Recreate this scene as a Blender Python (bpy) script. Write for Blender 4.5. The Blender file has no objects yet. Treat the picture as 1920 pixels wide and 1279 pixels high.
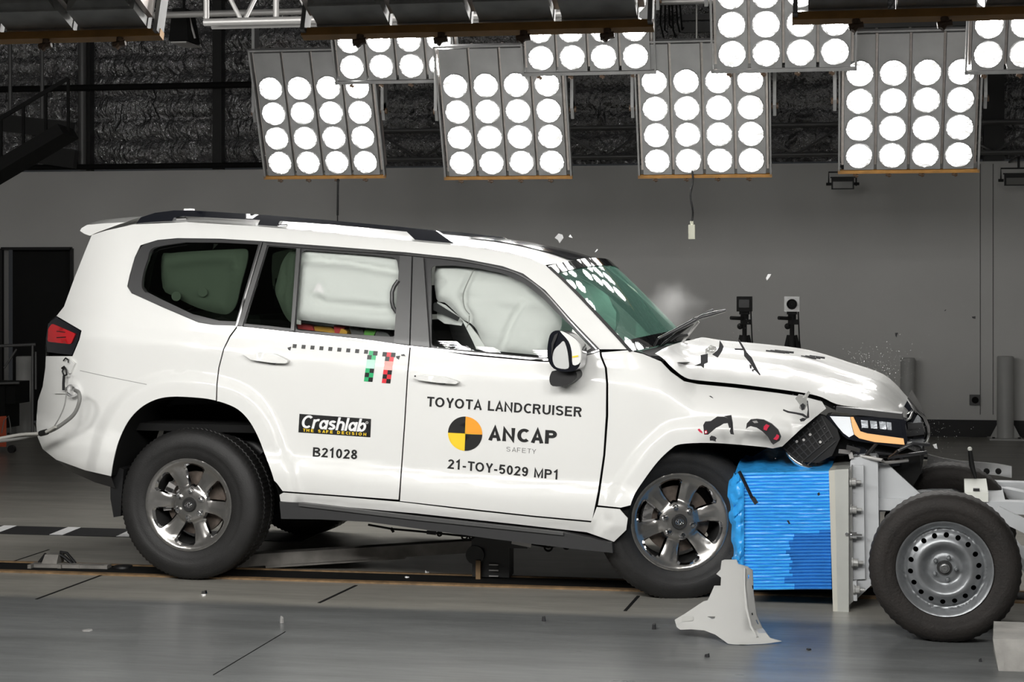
import bpy, bmesh, math, random
from mathutils import Vector, Matrix, Euler, noise
from mathutils.geometry import delaunay_2d_cdt
random.seed(7)
SC = bpy.context.scene
COL = SC.collection
# ------------------------------------------------------------------ camera
F, HC, YH = 3300.0, 1.6, 522.0           # focal length in pixels, eye height (m), horizon row
CX, CZ = -1.713, 9.3                     # rear wheel seen from the camera
PB = math.radians(9.8)                   # hall axes against the camera
PC = math.radians(14.0)                  # car axes against the camera
CAR_RZ = -(PC - PB)
cam = bpy.data.cameras.new('camera')
cam.sensor_fit = 'HORIZONTAL'; cam.sensor_width = 36.0
cam.lens = 36.0 * F / 1920.0
cam.shift_y = -(639.5 - YH) / 1920.0
cam.clip_start = 0.1; cam.clip_end = 100
cam_o = bpy.data.objects.new('camera', cam)
COL.objects.link(cam_o)
cam_o.location = (math.cos(PB) * 1.713 + math.sin(PB) * 9.3, math.sin(PB) * 1.713 - math.cos(PB) * 9.3, HC)
cam_o.rotation_euler = (math.pi / 2, 0, PB)
SC.camera = cam_o
# ------------------------------------------------------------------ world, exposure
w = bpy.data.worlds.new('world'); SC.world = w; w.use_nodes = True
w.node_tree.nodes['Background'].inputs[0].default_value = (0.9, 0.95, 1.0, 1)
w.node_tree.nodes['Background'].inputs[1].default_value = 0.02
SC.view_settings.view_transform = 'Standard'
SC.view_settings.look = 'None'
SC.view_settings.gamma = 1.0
SC.view_settings.use_curve_mapping = False
SC.view_settings.exposure = 0.0
SC.cycles.volume_bounces = 2            # light scatters more than once inside the smoke
LAMP_L = 111.0                            # radiance of the lamps behind the camera side
LAMP_B = 54.0                            # radiance of the lamps that face the camera
# ------------------------------------------------------------------ geometry of the view
def solve(px, Y, psi):
    u = (px - 960.0) / F
    c, s = math.cos(psi), math.sin(psi)
    X = (u * (c * Y + CZ) - s * Y - CX) / (c + u * s)
    return X, -s * X + c * Y + CZ
def P(px, py, Y, psi=PC):
    X, d = solve(px, Y, psi)
    return Vector((X, Y, HC - (py - YH) * d / F))
def FL(px, py, psi=PB, z=0.0):
    d = F * (HC - z) / (py - YH)
    dx = (px - 960.0) * d / F - CX
    dz = d - CZ
    c, s = math.cos(psi), math.sin(psi)
    return Vector((c * dx - s * dz, s * dx + c * dz, z))
def D(px, py, d, psi=PB):
    dx = (px - 960.0) * d / F - CX
    dz = d - CZ
    c, s = math.cos(psi), math.sin(psi)
    return Vector((c * dx - s * dz, s * dx + c * dz, HC - (py - YH) * d / F))
# ------------------------------------------------------------------ materials
def mat(name, col, rough=0.5, metal=0.0, coat=0.0, spec=0.5, emit=None, estr=0.0, var=0.0, vscale=6.0, bump=0.0, bscale=40.0, alpha=None):
    m = bpy.data.materials.new(name); m.use_nodes = True
    nt = m.node_tree; b = nt.nodes['Principled BSDF']
    b.inputs['Base Color'].default_value = (*col, 1)
    b.inputs['Roughness'].default_value = rough
    b.inputs['Metallic'].default_value = metal
    b.inputs['Coat Weight'].default_value = coat
    b.inputs['Coat Roughness'].default_value = 0.04 if name != 'white_paint' else 0.10
    b.inputs['Specular IOR Level'].default_value = spec
    if emit:
        b.inputs['Emission Color'].default_value = (*emit, 1)
        b.inputs['Emission Strength'].default_value = estr
    tc = nt.nodes.new('ShaderNodeTexCoord')
    if var > 0:
        n = nt.nodes.new('ShaderNodeTexNoise'); n.inputs['Scale'].default_value = vscale; n.inputs['Detail'].default_value = 6
        nt.links.new(tc.outputs['Object'], n.inputs['Vector'])
        r = nt.nodes.new('ShaderNodeMapRange'); r.inputs[1].default_value = 0.3; r.inputs[2].default_value = 0.7
        r.inputs[3].default_value = 1 - var; r.inputs[4].default_value = 1 + var
        nt.links.new(n.outputs['Fac'], r.inputs[0])
        mx = nt.nodes.new('ShaderNodeVectorMath'); mx.operation = 'SCALE'
        mx.inputs[0].default_value = col
        nt.links.new(r.outputs[0], mx.inputs['Scale'])
        nt.links.new(mx.outputs[0], b.inputs['Base Color'])
    if bump > 0:
        n2 = nt.nodes.new('ShaderNodeTexNoise'); n2.inputs['Scale'].default_value = bscale; n2.inputs['Detail'].default_value = 5
        nt.links.new(tc.outputs['Object'], n2.inputs['Vector'])
        bp = nt.nodes.new('ShaderNodeBump'); bp.inputs['Strength'].default_value = bump; bp.inputs['Distance'].default_value = 0.01
        nt.links.new(n2.outputs['Fac'], bp.inputs['Height'])
        nt.links.new(bp.outputs[0], b.inputs['Normal'])
    return m
def glass_mat(name, tint, bright_tint=None):
    m = bpy.data.materials.new(name); m.use_nodes = True
    nt = m.node_tree; nt.nodes.clear()
    o = nt.nodes.new('ShaderNodeOutputMaterial'); mx = nt.nodes.new('ShaderNodeMixShader')
    t = nt.nodes.new('ShaderNodeBsdfTransparent'); t.inputs[0].default_value = (*tint, 1)
    g = nt.nodes.new('ShaderNodeBsdfGlossy'); g.inputs['Roughness'].default_value = 0.015; g.inputs[0].default_value = (1, 1, 1, 1)
    f = nt.nodes.new('ShaderNodeFresnel'); f.inputs[0].default_value = 1.5
    ge = nt.nodes.new('ShaderNodeNewGeometry'); sb_ = nt.nodes.new('ShaderNodeMath'); sb_.operation = 'SUBTRACT'; sb_.inputs[0].default_value = 1.0
    nt.links.new(ge.outputs['Backfacing'], sb_.inputs[1])
    ml = nt.nodes.new('ShaderNodeMath'); ml.operation = 'MULTIPLY'; nt.links.new(f.outputs[0], ml.inputs[0]); nt.links.new(sb_.outputs[0], ml.inputs[1])
    nt.links.new(ml.outputs[0], mx.inputs[0]); nt.links.new(t.outputs[0], mx.inputs[1]); nt.links.new(g.outputs[0], mx.inputs[2])
    out = mx.outputs[0]
    if bright_tint:
        d = nt.nodes.new('ShaderNodeBsdfDiffuse'); d.inputs[0].default_value = (*bright_tint[1], 1)
        m2 = nt.nodes.new('ShaderNodeMixShader'); m2.inputs[0].default_value = bright_tint[0]
        nt.links.new(out, m2.inputs[1]); nt.links.new(d.outputs[0], m2.inputs[2]); out = m2.outputs[0]
    nt.links.new(out, o.inputs[0])
    return m
M = {}
M['paint'] = mat('white_paint', (0.76, 0.76, 0.74), 0.42, coat=0.6, spec=0.35)
M['black'] = mat('black_plastic', (0.009, 0.009, 0.0095), 0.5, spec=0.35)
M['frit'] = mat('black_glass_band', (0.006, 0.006, 0.007), 0.03)
M['trim'] = mat('dark_trim', (0.035, 0.035, 0.036), 0.38)
M['pillar'] = mat('pillar_trim', (0.075, 0.075, 0.075), 0.35)
M['gloss'] = mat('gloss_black', (0.008, 0.009, 0.013), 0.12, coat=0.5)
M['liner'] = mat('black_liner', (0.006, 0.006, 0.006), 0.8, spec=0.2)
M['rubber'] = mat('tyre_rubber', (0.0125, 0.012, 0.0118), 0.62, var=0.2, vscale=14, bump=0.15, bscale=160)
M['oldrubber'] = mat('worn_rubber', (0.012, 0.0095, 0.008), 0.75, var=0.3, vscale=10, bump=0.3, bscale=90)
M['alloy'] = mat('dark_alloy', (0.34, 0.33, 0.315), 0.24, metal=0.85)
M['chrome'] = mat('chrome', (0.85, 0.85, 0.86), 0.08, metal=1.0)
M['brush'] = mat('brushed_trim', (0.55, 0.55, 0.55), 0.25, metal=1.0)
M['steel'] = mat('painted_steel_rim', (0.24, 0.25, 0.26), 0.38, metal=0.6, var=0.15, vscale=20)
M['rust'] = mat('brake_iron', (0.16, 0.13, 0.11), 0.5, metal=0.7, var=0.3, vscale=30)
M['grey'] = mat('trolley_paint', (0.50, 0.515, 0.53), 0.42, var=0.05, vscale=3)
M['ali'] = mat('aluminium_plate', (0.52, 0.53, 0.50), 0.42, metal=0.35, var=0.05, vscale=8)
M['blue'] = mat('blue_foil', (0.045, 0.40, 0.94), 0.38, var=0.05, vscale=7, bump=0.1, bscale=60)
M['blue2'] = mat('darker_blue', (0.022, 0.19, 0.60), 0.40, var=0.15, vscale=9)
M['bluecrush'] = mat('crumpled_blue_foil', (0.04, 0.38, 0.90), 0.22, bump=0.6, bscale=22)
M['decal'] = mat('black_vinyl', (0.012, 0.012, 0.012), 0.4)
M['white'] = mat('white_vinyl', (0.85, 0.85, 0.85), 0.4)
M['yellow'] = mat('yellow_vinyl', (0.90, 0.62, 0.03), 0.4)
M['orange'] = mat('orange_vinyl', (0.88, 0.36, 0.03), 0.4)
M['green'] = mat('green_vinyl', (0.03, 0.42, 0.16), 0.4)
M['red'] = mat('red_vinyl', (0.72, 0.035, 0.05), 0.4)
M['palegreen'] = mat('faded_green_vinyl', (0.45, 0.72, 0.6), 0.4)
M['palered'] = mat('faded_red_vinyl', (0.80, 0.36, 0.32), 0.4)
M['redlens'] = mat('red_lens', (0.55, 0.006, 0.012), 0.12, coat=1.0)
M['amber'] = mat('amber_light', (0.85, 0.45, 0.18), 0.3, emit=(1.0, 0.58, 0.27), estr=0.30)
M['whitelamp'] = mat('white_lamp', (0.85, 0.87, 0.9), 0.2, emit=(0.9, 0.95, 1), estr=0.25)
M['airbag'] = mat('airbag_cloth', (0.60, 0.60, 0.59), 0.85, bump=0.15, bscale=25)
M['seam'] = mat('airbag_seam', (0.25, 0.25, 0.24), 0.8)
M['seat'] = mat('seat_cloth', (0.012, 0.012, 0.013), 0.8)
M['frame'] = mat('lamp_frame_steel', (0.23, 0.23, 0.23), 0.5, metal=0.3, var=0.12, vscale=9)
M['panel'] = mat('lamp_panel_steel', (0.25, 0.25, 0.25), 0.45, metal=0.25, var=0.1, vscale=7)
M['dark'] = mat('dark_steel', (0.03, 0.03, 0.03), 0.5, metal=0.3)
M['housing'] = mat('lamp_housing', (0.34, 0.34, 0.33), 0.42, metal=0.15, var=0.2, vscale=15)
M['fin'] = mat('housing_fin', (0.55, 0.50, 0.47), 0.35, metal=0.6, var=0.15, vscale=25)
M['bar'] = mat('amber_painted_bar', (0.36, 0.18, 0.045), 0.5, var=0.2, vscale=12)
M['knob'] = mat('brown_knob', (0.10, 0.06, 0.035), 0.45)
M['tube'] = mat('grey_tube', (0.42, 0.41, 0.40), 0.45, metal=0.5)
M['dimtube'] = mat('dark_tube', (0.13, 0.13, 0.13), 0.5, metal=0.4)
M['fabric_r'] = mat('red_cloth', (0.30, 0.02, 0.02), 0.8)
M['fabric_y'] = mat('yellow_cloth', (0.38, 0.20, 0.02), 0.8)
M['fabric_g'] = mat('green_cloth', (0.06, 0.20, 0.03), 0.8)
M['bollard'] = mat('bollard_grey', (0.40, 0.40, 0.39), 0.5, var=0.06)
M['railbar'] = mat('rusty_rail', (0.20, 0.125, 0.06), 0.6, var=0.35, vscale=18)
M['concrete'] = mat('concrete', (0.34, 0.33, 0.31), 0.75, var=0.25, vscale=7, bump=0.3, bscale=30)
M['dirty'] = mat('dirty_steel', (0.20, 0.19, 0.175), 0.55, metal=0.2, var=0.3, vscale=9)
M['pale'] = mat('pale_box', (0.62, 0.63, 0.58), 0.5)
M['cream'] = mat('cream_plastic', (0.55, 0.55, 0.45), 0.5)
M['cable'] = mat('grey_cable', (0.20, 0.20, 0.19), 0.5)
M['orangebox'] = mat('orange_crate', (0.40, 0.055, 0.012), 0.6)
M['fragment'] = mat('black_fragment', (0.025, 0.025, 0.027), 0.35, coat=0.3)
M['clear'] = mat('clear_fragment', (0.45, 0.45, 0.43), 0.15, metal=0.3, bump=0.6, bscale=40)
M['redmark'] = mat('red_mark', (0.6, 0.02, 0.06), 0.4)
M['mirror'] = mat('reflection_grey', (0.62, 0.63, 0.62), 0.35, metal=0.35)  # light grey painted in for the pale reflection of the car body
M['reflector'] = mat('lamp_reflector', (0.75, 0.76, 0.78), 0.25, metal=0.4, bump=0.5, bscale=60)
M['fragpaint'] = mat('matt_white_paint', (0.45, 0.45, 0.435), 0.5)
M['glass_side'] = glass_mat('clear_side_glass', (0.97, 0.985, 0.975))
M['glass_dark'] = glass_mat('tinted_side_glass', (0.50, 0.55, 0.50))
M['glass_ws'] = glass_mat('green_windscreen', (0.58, 0.85, 0.74), (0.20, (0.30, 0.62, 0.50)))  # even diffuse teal mixed in to brighten the pane over the dark cabin
M['glass_lens'] = glass_mat('lamp_cover_glass', (0.96, 0.97, 0.98))
def lens_mat(name, strength):
    m = bpy.data.materials.new(name); m.use_nodes = True
    nt = m.node_tree; b = nt.nodes['Principled BSDF']
    b.inputs['Base Color'].default_value = (0.9, 0.9, 0.9, 1); b.inputs['Roughness'].default_value = 0.3
    tc = nt.nodes.new('ShaderNodeTexCoord')
    oi = nt.nodes.new('ShaderNodeObjectInfo')
    ad = nt.nodes.new('ShaderNodeVectorMath'); ad.operation = 'ADD'; L = nt.links
    sc_ = nt.nodes.new('ShaderNodeMath'); sc_.operation = 'MULTIPLY'; sc_.inputs[1].default_value = 9.0; L.new(oi.outputs['Random'], sc_.inputs[0])
    L.new(tc.outputs['Object'], ad.inputs[0]); L.new(sc_.outputs[0], ad.inputs[1])
    mp = nt.nodes.new('ShaderNodeMapping'); mp.inputs['Scale'].default_value = (22, 22, 110); L.new(ad.outputs[0], mp.inputs[0])
    nz_ = nt.nodes.new('ShaderNodeTexNoise'); nz_.inputs['Scale'].default_value = 1.0; nz_.inputs['Detail'].default_value = 3; L.new(mp.outputs[0], nz_.inputs['Vector'])
    # the prismatic ribs are duller away from the hot centre of the lens
    ln = nt.nodes.new('ShaderNodeVectorMath'); ln.operation = 'LENGTH'; L.new(tc.outputs['Object'], ln.inputs[0])
    th = nt.nodes.new('ShaderNodeMapRange'); th.inputs[1].default_value = 0.02; th.inputs[2].default_value = 0.088; th.inputs[3].default_value = 0.36; th.inputs[4].default_value = 0.57
    L.new(ln.outputs['Value'], th.inputs[0])
    df = nt.nodes.new('ShaderNodeMath'); df.operation = 'SUBTRACT'; L.new(nz_.outputs['Fac'], df.inputs[0]); L.new(th.outputs[0], df.inputs[1])
    r = nt.nodes.new('ShaderNodeMapRange'); r.inputs[1].default_value = 0.0; r.inputs[2].default_value = 0.04; r.inputs[3].default_value = 0.45 / strength; r.inputs[4].default_value = 1.0
    L.new(df.outputs[0], r.inputs[0])
    mu = nt.nodes.new('ShaderNodeMath'); mu.operation = 'MULTIPLY'; mu.inputs[1].default_value = strength
    nt.links.new(r.outputs[0], mu.inputs[0])
    b.inputs['Emission Color'].default_value = (1.0, 0.985, 0.955, 1)
    nt.links.new(mu.outputs[0], b.inputs['Emission Strength'])
    return m
M['lens_car'] = lens_mat('lit_lens_near', LAMP_L)
M['lens_cam'] = lens_mat('lit_lens_far', LAMP_B)
# ------------------------------------------------------------------ objects
def link(name, verts, faces, m, parent=None, smooth=None, normals_ok=True):
    me = bpy.data.meshes.new(name)
    me.from_pydata([tuple(v) for v in verts], [], faces)
    me.update()
    if m is not None: me.materials.append(m)
    if smooth is not None:
        me.shade_smooth()
        if smooth < 180: me.set_sharp_from_angle(angle=math.radians(smooth))
    o = bpy.data.objects.new(name, me)
    COL.objects.link(o)
    if parent is not None: o.parent = parent
    return o
def tag(o, label, cat, group=None, kind=None):
    if label: o['label'] = label
    if cat: o['category'] = cat
    if group: o['group'] = group
    if kind: o['kind'] = kind
    return o
def empty(name, loc=(0, 0, 0), rz=0.0, label=None, cat=None, group=None):
    o = bpy.data.objects.new(name, None); COL.objects.link(o)
    o.location = loc; o.rotation_euler = (0, 0, rz); o.empty_display_size = 0.1
    return tag(o, label, cat, group)
def struct(o):
    o['kind'] = 'structure'; return o
def copy_tree(o, parent=None):
    c = o.copy(); COL.objects.link(c); c.parent = parent
    for ch in list(o.children): copy_tree(ch, c)
    return c
class MB:
    def __init__(s): s.v = []; s.f = []
    def add(s, vs, fs):
        n = len(s.v); s.v += [Vector(v) for v in vs]; s.f += [tuple(i + n for i in f) for f in fs]; return s
    def box(s, c, size, rot=None):
        c = Vector(c); h = Vector(size) / 2
        R = rot if rot is not None else Matrix.Identity(3)
        vs = [c + R @ Vector((sx * h.x, sy * h.y, sz * h.z)) for sx in (-1, 1) for sy in (-1, 1) for sz in (-1, 1)]
        return s.add(vs, [(0, 1, 3, 2), (4, 6, 7, 5), (0, 4, 5, 1), (2, 3, 7, 6), (0, 2, 6, 4), (1, 5, 7, 3)])
    def hexa(s, a, b):        # two quads of four points each
        return s.add(list(a) + list(b), [(0, 3, 2, 1), (4, 5, 6, 7), (0, 1, 5, 4), (1, 2, 6, 5), (2, 3, 7, 6), (3, 0, 4, 7)])
    def bar(s, p0, p1, wd, ht, up=(0, 0, 1)):
        p0, p1 = Vector(p0), Vector(p1); d = (p1 - p0).normalized(); u = Vector(up)
        sd = d.cross(u)
        if sd.length < 1e-4: sd = d.cross(Vector((0, 1, 0)))
        sd.normalize(); u = sd.cross(d).normalized()
        q = lambda p: [p + sd * (a * wd / 2) + u * (b * ht / 2) for a, b in ((-1, -1), (1, -1), (1, 1), (-1, 1))]
        return s.hexa(q(p0), q(p1))
    def tube(s, pts, r, n=8, caps=True):
        pts = [Vector(p) for p in pts]; rs = r if isinstance(r, (list, tuple)) else [r] * len(pts)
        base = len(s.v); prev = None
        for i, p in enumerate(pts):
            d = (pts[min(i + 1, len(pts) - 1)] - pts[max(i - 1, 0)]).normalized()
            if prev is None:
                a = d.cross(Vector((0, 0, 1)))
                if a.length < 1e-3: a = d.cross(Vector((0, 1, 0)))
            else: a = prev - d * prev.dot(d)
            a.normalize(); prev = a; b = d.cross(a)
            for k in range(n):
                t = 2 * math.pi * k / n
                s.v.append(p + (a * math.cos(t) + b * math.sin(t)) * rs[i])
        for i in range(len(pts) - 1):
            for k in range(n):
                k2 = (k + 1) % n
                s.f.append((base + i * n + k, base + i * n + k2, base + (i + 1) * n + k2, base + (i + 1) * n + k))
        if caps:
            s.f.append(tuple(base + k for k in reversed(range(n))))
            s.f.append(tuple(base + (len(pts) - 1) * n + k for k in range(n)))
        return s
    def lathe(s, prof, c=(0, 0, 0), ax='Y', n=48, closed=False, ang=0.0):
        c = Vector(c); base = len(s.v); m = len(prof)
        for k in range(n):
            t = 2 * math.pi * k / n + ang
            for r, h in prof:
                x, z = r * math.cos(t), r * math.sin(t)
                s.v.append(c + (Vector((x, h, z)) if ax == 'Y' else Vector((x, z, h)) if ax == 'Z' else Vector((h, x, z))))
        for k in range(n):
            k2 = (k + 1) % n
            for i in range(m - 1 + (1 if closed else 0)):
                j = (i + 1) % m
                s.f.append((base + k * m + i, base + k * m + j, base + k2 * m + j, base + k2 * m + i))
        return s
    def sphere(s, c, r, nu=12, nv=8, sc=(1, 1, 1)):
        prof = [(max(1e-4, r * math.sin(math.pi * i / nv)), -r * math.cos(math.pi * i / nv)) for i in range(nv + 1)]
        b = len(s.v); s.lathe(prof, (0, 0, 0), 'Z', nu)
        for i in range(b, len(s.v)):
            v = s.v[i]; s.v[i] = Vector(c) + Vector((v.x * sc[0], v.y * sc[1], v.z * sc[2]))
        return s
    def grid(s, rows, close=False):
        b = len(s.v); n = len(rows[0])
        for r in rows: s.v += [Vector(v) for v in r]
        for i in range(len(rows) - 1):
            for j in range(n - 1 + (1 if close else 0)):
                k = (j + 1) % n
                s.f.append((b + i * n + j, b + i * n + k, b + (i + 1) * n + k, b + (i + 1) * n + j))
        return s
    def build(s, name, m, parent=None, smooth=35):
        return link(name, s.v, s.f, m, parent, smooth)
def fixn(o):
    bm = bmesh.new(); bm.from_mesh(o.data); bmesh.ops.recalc_face_normals(bm, faces=bm.faces); bm.to_mesh(o.data); bm.free(); return o
def inside(p, poly):
    x, y = p; r = False; j = len(poly) - 1
    for i in range(len(poly)):
        xi, yi = poly[i]; xj, yj = poly[j]
        if (yi > y) != (yj > y) and x < (xj - xi) * (y - yi) / (yj - yi) + xi: r = not r
        j = i
    return r
def seg_d(p, a, b):
    ax, ay = a; bx, by = b; dx, dy = bx - ax, by - ay
    L = dx * dx + dy * dy
    t = 0 if L < 1e-12 else max(0, min(1, ((p[0] - ax) * dx + (p[1] - ay) * dy) / L))
    return math.hypot(p[0] - ax - t * dx, p[1] - ay - t * dy)
def line_d(p, pl, closed=False):
    n = len(pl); return min(seg_d(p, pl[i], pl[(i + 1) % n]) for i in range(n if closed else n - 1))
def cr(pts, n=5, closed=False):
    out = []; N = len(pts)
    rng = range(N if closed else N - 1)
    for i in rng:
        p0 = pts[(i - 1) % N] if closed or i > 0 else pts[i]
        p1 = pts[i]; p2 = pts[(i + 1) % N]
        p3 = pts[(i + 2) % N] if closed or i + 2 < N else p2
        for k in range(n):
            t = k / n
            out.append(tuple(0.5 * ((2 * b) + (c - a) * t + (2 * a - 5 * b + 4 * c - d) * t * t + (-a + 3 * b - 3 * c + d) * t ** 3) for a, b, c, d in zip(p0, p1, p2, p3)))
    if not closed: out.append(tuple(pts[-1]))
    return out
def dens(pl, step, closed=True):
    out = []; n = len(pl)
    for i in range(n if closed else n - 1):
        a, b = pl[i], pl[(i + 1) % n]
        k = max(1, int(math.hypot(b[0] - a[0], b[1] - a[1]) / step))
        for j in range(k): out.append((a[0] + (b[0] - a[0]) * j / k, a[1] + (b[1] - a[1]) * j / k))
    if not closed: out.append(pl[-1])
    return out
def round_poly(pl, r, n=5):
    out = []; N = len(pl)
    for i in range(N):
        p, a, b = Vector(pl[i]), Vector(pl[i - 1]), Vector(pl[(i + 1) % N])
        da, db = (a - p), (b - p)
        ra = min(r, da.length * 0.45); rb = min(r, db.length * 0.45)
        s0 = p + da.normalized() * ra; s1 = p + db.normalized() * rb
        for k in range(n + 1):
            t = k / n
            q = s0 * (1 - t) ** 2 + p * 2 * t * (1 - t) + s1 * t * t
            out.append((q.x, q.y))
    return out
def cdt(outer, holes=(), step=12.0, extra=(), avoid=None):
    pts = []; edges = []
    for loop in [outer] + list(holes):
        b = len(pts); pts += [Vector(p) for p in loop]
        edges += [(b + i, b + (i + 1) % len(loop)) for i in range(len(loop))]
    for q in extra: pts.append(Vector(q))
    xs = [p[0] for p in outer]; ys = [p[1] for p in outer]
    loops = [outer] + list(holes)
    y = min(ys) + step / 2; row = 0
    while y < max(ys):
        x = min(xs) + (step / 2 if row % 2 else step)
        while x < max(xs):
            q = (x, y)
            if inside(q, outer) and not any(inside(q, h) for h in holes) and all(line_d(q, l, True) > step * 0.45 for l in loops) and not (avoid and avoid(q)): pts.append(Vector(q))
            x += step
        y += step * 0.87; row += 1
    v, e, f, *_ = delaunay_2d_cdt(pts, edges, [], 0, 1e-5)
    fs = []
    for t in f:
        c = ((v[t[0]].x + v[t[1]].x + v[t[2]].x) / 3, (v[t[0]].y + v[t[1]].y + v[t[2]].y) / 3)
        if inside(c, outer) and not any(inside(c, h) for h in holes): fs.append(tuple(t))
    return [(q.x, q.y) for q in v], fs
def sheet(name, v2, fs, fn, m, parent=None, thick=0.006, back=(0, 1, 0), front=(0, -1, 0)):
    """a sheet with real thickness: front faces, back faces and rim never share vertices, so shading stays clean"""
    fr = [Vector(fn(p)) for p in v2]
    bk = Vector(back) * thick; fv = Vector(front)
    F2 = []
    for t in fs:
        a, b, c = (fr[i] for i in t[:3])
        F2.append(tuple(t) if (b - a).cross(c - a).dot(fv) > 0 else tuple(reversed(t)))
    n = len(fr); V = fr + [p + bk for p in fr]
    faces = list(F2) + [tuple(i + n for i in reversed(t)) for t in F2]
    cnt = {}
    for t in F2:
        for i in range(len(t)):
            a, b = t[i], t[(i + 1) % len(t)]
            cnt[(a, b)] = 1
    for (a, b) in list(cnt):
        if (b, a) not in cnt:
            k = len(V); V += [fr[a], fr[b], fr[b] + bk, fr[a] + bk]
            faces.append((k + 3, k + 2, k + 1, k))
    return link(name, V, faces, m, parent, 180)
def prism(name, poly, fn, m, parent=None, thick=0.01, back=(0, 1, 0), step=1e9, holes=()):
    v, f = cdt(list(poly), holes, step)
    o = sheet(name, v, f, fn, m, parent, thick, back, tuple(-x for x in back))
    o.data.set_sharp_from_angle(angle=math.radians(40))
    return o
# ------------------------------------------------------------------ lettering: strokes drawn as ribbons
def arc(cx, cy, rx, ry, a0, a1, n=14):
    return [(cx + rx * math.cos(math.radians(a0 + (a1 - a0) * k / n)), cy + ry * math.sin(math.radians(a0 + (a1 - a0) * k / n))) for k in range(n + 1)]
def glyph(c, t):
    h = t / 2; T_ = 1 - h; G = {}
    if c == ' ': return 0.30, []
    if c == '-': return 0.36, [[(0.03, 0.36), (0.33, 0.36)]]
    if c == 'T': return 0.62, [[(0, T_), (0.62, T_)], [(0.31, T_), (0.31, 0)]]
    if c == 'O': return 0.80, [arc(0.40, 0.5, 0.40 - h, 0.5 - h, 0, 360, 30)]
    if c == 'Y': return 0.68, [[(h, 1), (0.34, 0.42), (0.68 - h, 1)], [(0.34, 0.44), (0.34, 0)]]
    if c == 'A': return 0.72, [[(h, 0), (0.36, 1 - h * 0.5), (0.72 - h, 0)], [(0.17, 0.30), (0.55, 0.30)]]
    if c == 'L': return 0.55, [[(h, 1), (h, h), (0.55, h)]]
    if c == 'N': return 0.70, [[(h, 0), (h, 1 - h), (0.70 - h, h), (0.70 - h, 1)]]
    if c == 'M': return 0.82, [[(h, 0), (h, 1 - h), (0.41, h * 1.4), (0.82 - h, 1 - h), (0.82 - h, 0)]]
    if c == 'D': return 0.70, [[(h, h), (h, T_), (0.30, T_)] + arc(0.30, 0.5, 0.40 - h, 0.5 - h, 90, -90) + [(h, h)]]
    if c == 'C': return 0.74, [arc(0.39, 0.5, 0.39 - h, 0.5 - h, 48, 312, 24)]
    if c == 'R': return 0.70, [[(h, 0), (h, T_), (0.40, T_)] + arc(0.40, 0.73, 0.27 - h, 0.27 - h, 90, -90) + [(h, 0.46 + h)], [(0.40, 0.47), (0.70 - h, 0)]]
    if c == 'P': return 0.66, [[(h, 0), (h, T_), (0.37, T_)] + arc(0.37, 0.71, 0.29 - h, 0.29 - h, 90, -90) + [(h, 0.42 + h)]]
    if c == 'B': return 0.68, [[(h, 0), (h, T_), (0.36, T_)] + arc(0.36, 0.75, 0.25 - h * 0.6, 0.25 - h, 90, -90) + [(h, 0.50 + h * 0.2)], [(0.34, 0.5 + h * 0.3)] + arc(0.38, 0.27, 0.29 - h * 0.6, 0.27 - h, 90, -90) + [(h, h)]]
    if c == 'U': return 0.70, [[(h, 1), (h, 0.35)] + arc(0.35, 0.35, 0.35 - h, 0.35 - h, 180, 360) + [(0.70 - h, 1)]]
    if c == 'I': return t, [[(h, 0), (h, 1)]]
    if c == 'E': return 0.62, [[(0.62, h), (h, h), (h, T_), (0.60, T_)], [(h, 0.52), (0.56, 0.52)]]
    if c == 'F': return 0.58, [[(h, 0), (h, T_), (0.58, T_)], [(h, 0.5), (0.50, 0.5)]]
    if c == 'H': return 0.70, [[(h, 0), (h, 1)], [(0.70 - h, 0), (0.70 - h, 1)], [(h, 0.5), (0.70 - h, 0.5)]]
    if c == 'S': return 0.66, [arc(0.33, 0.735, 0.33 - h, 0.265 - h, 20, 180, 12) + arc(0.33, 0.735, 0.33 - h, 0.215, 195, 262, 5) + arc(0.33, 0.27, 0.33 - h, 0.235, 82, 0, 7)[0:] + arc(0.33, 0.27, 0.33 - h, 0.27 - h, 0, -165, 12)]
    if c == '2': return 0.56, [arc(0.28, 0.72, 0.28 - h, 0.28 - h, 170, -25, 14) + [(h, h), (0.56, h)]]
    if c == '1': return 0.50, [[(0.08, 0.74), (0.30, 0.97), (0.30, 0)]]
    if c == '5': return 0.56, [[(0.52, T_), (0.13, T_), (0.08, 0.50)] + arc(0.27, 0.33, 0.29 - h, 0.33 - h, 128, -150, 18)]
    if c == '0': return 0.56, [arc(0.28, 0.5, 0.28 - h, 0.5 - h, 0, 360, 28)]
    if c == '9': return 0.56, [arc(0.28, 0.68, 0.28 - h, 0.32 - h, 0, 360, 22), [(0.56 - h, 0.70)] + arc(0.26, 0.5, 0.30 - h, 0.5 - h, 0, -140, 14)]
    if c == '8': return 0.56, [arc(0.28, 0.75, 0.25 - h, 0.25 - h * 0.9, 0, 360, 20), arc(0.28, 0.27, 0.28 - h, 0.27 - h, 0, 360, 22)]
    if c == 'r': return 0.42, [[(h, 0), (h, 0.72)], [(h, 0.42)] + arc(0.36, 0.42, 0.36 - h, 0.30 - h * 0.4, 180, 80, 8)]
    if c == 'a': return 0.58, [arc(0.27, 0.36, 0.27 - h, 0.36 - h, 20, 340, 20), [(0.58 - h, 0.72), (0.58 - h, 0)]]
    if c == 's': return 0.50, [[(p[0], p[1] * 0.72) for p in arc(0.25, 0.735, 0.25 - h, 0.265 - h * 1.3, 20, 180, 10) + arc(0.25, 0.735, 0.25 - h, 0.20, 200, 262, 4) + arc(0.25, 0.27, 0.25 - h, 0.22, 82, 0, 6) + arc(0.25, 0.27, 0.25 - h, 0.27 - h * 1.3, 0, -160, 10)]]
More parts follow.
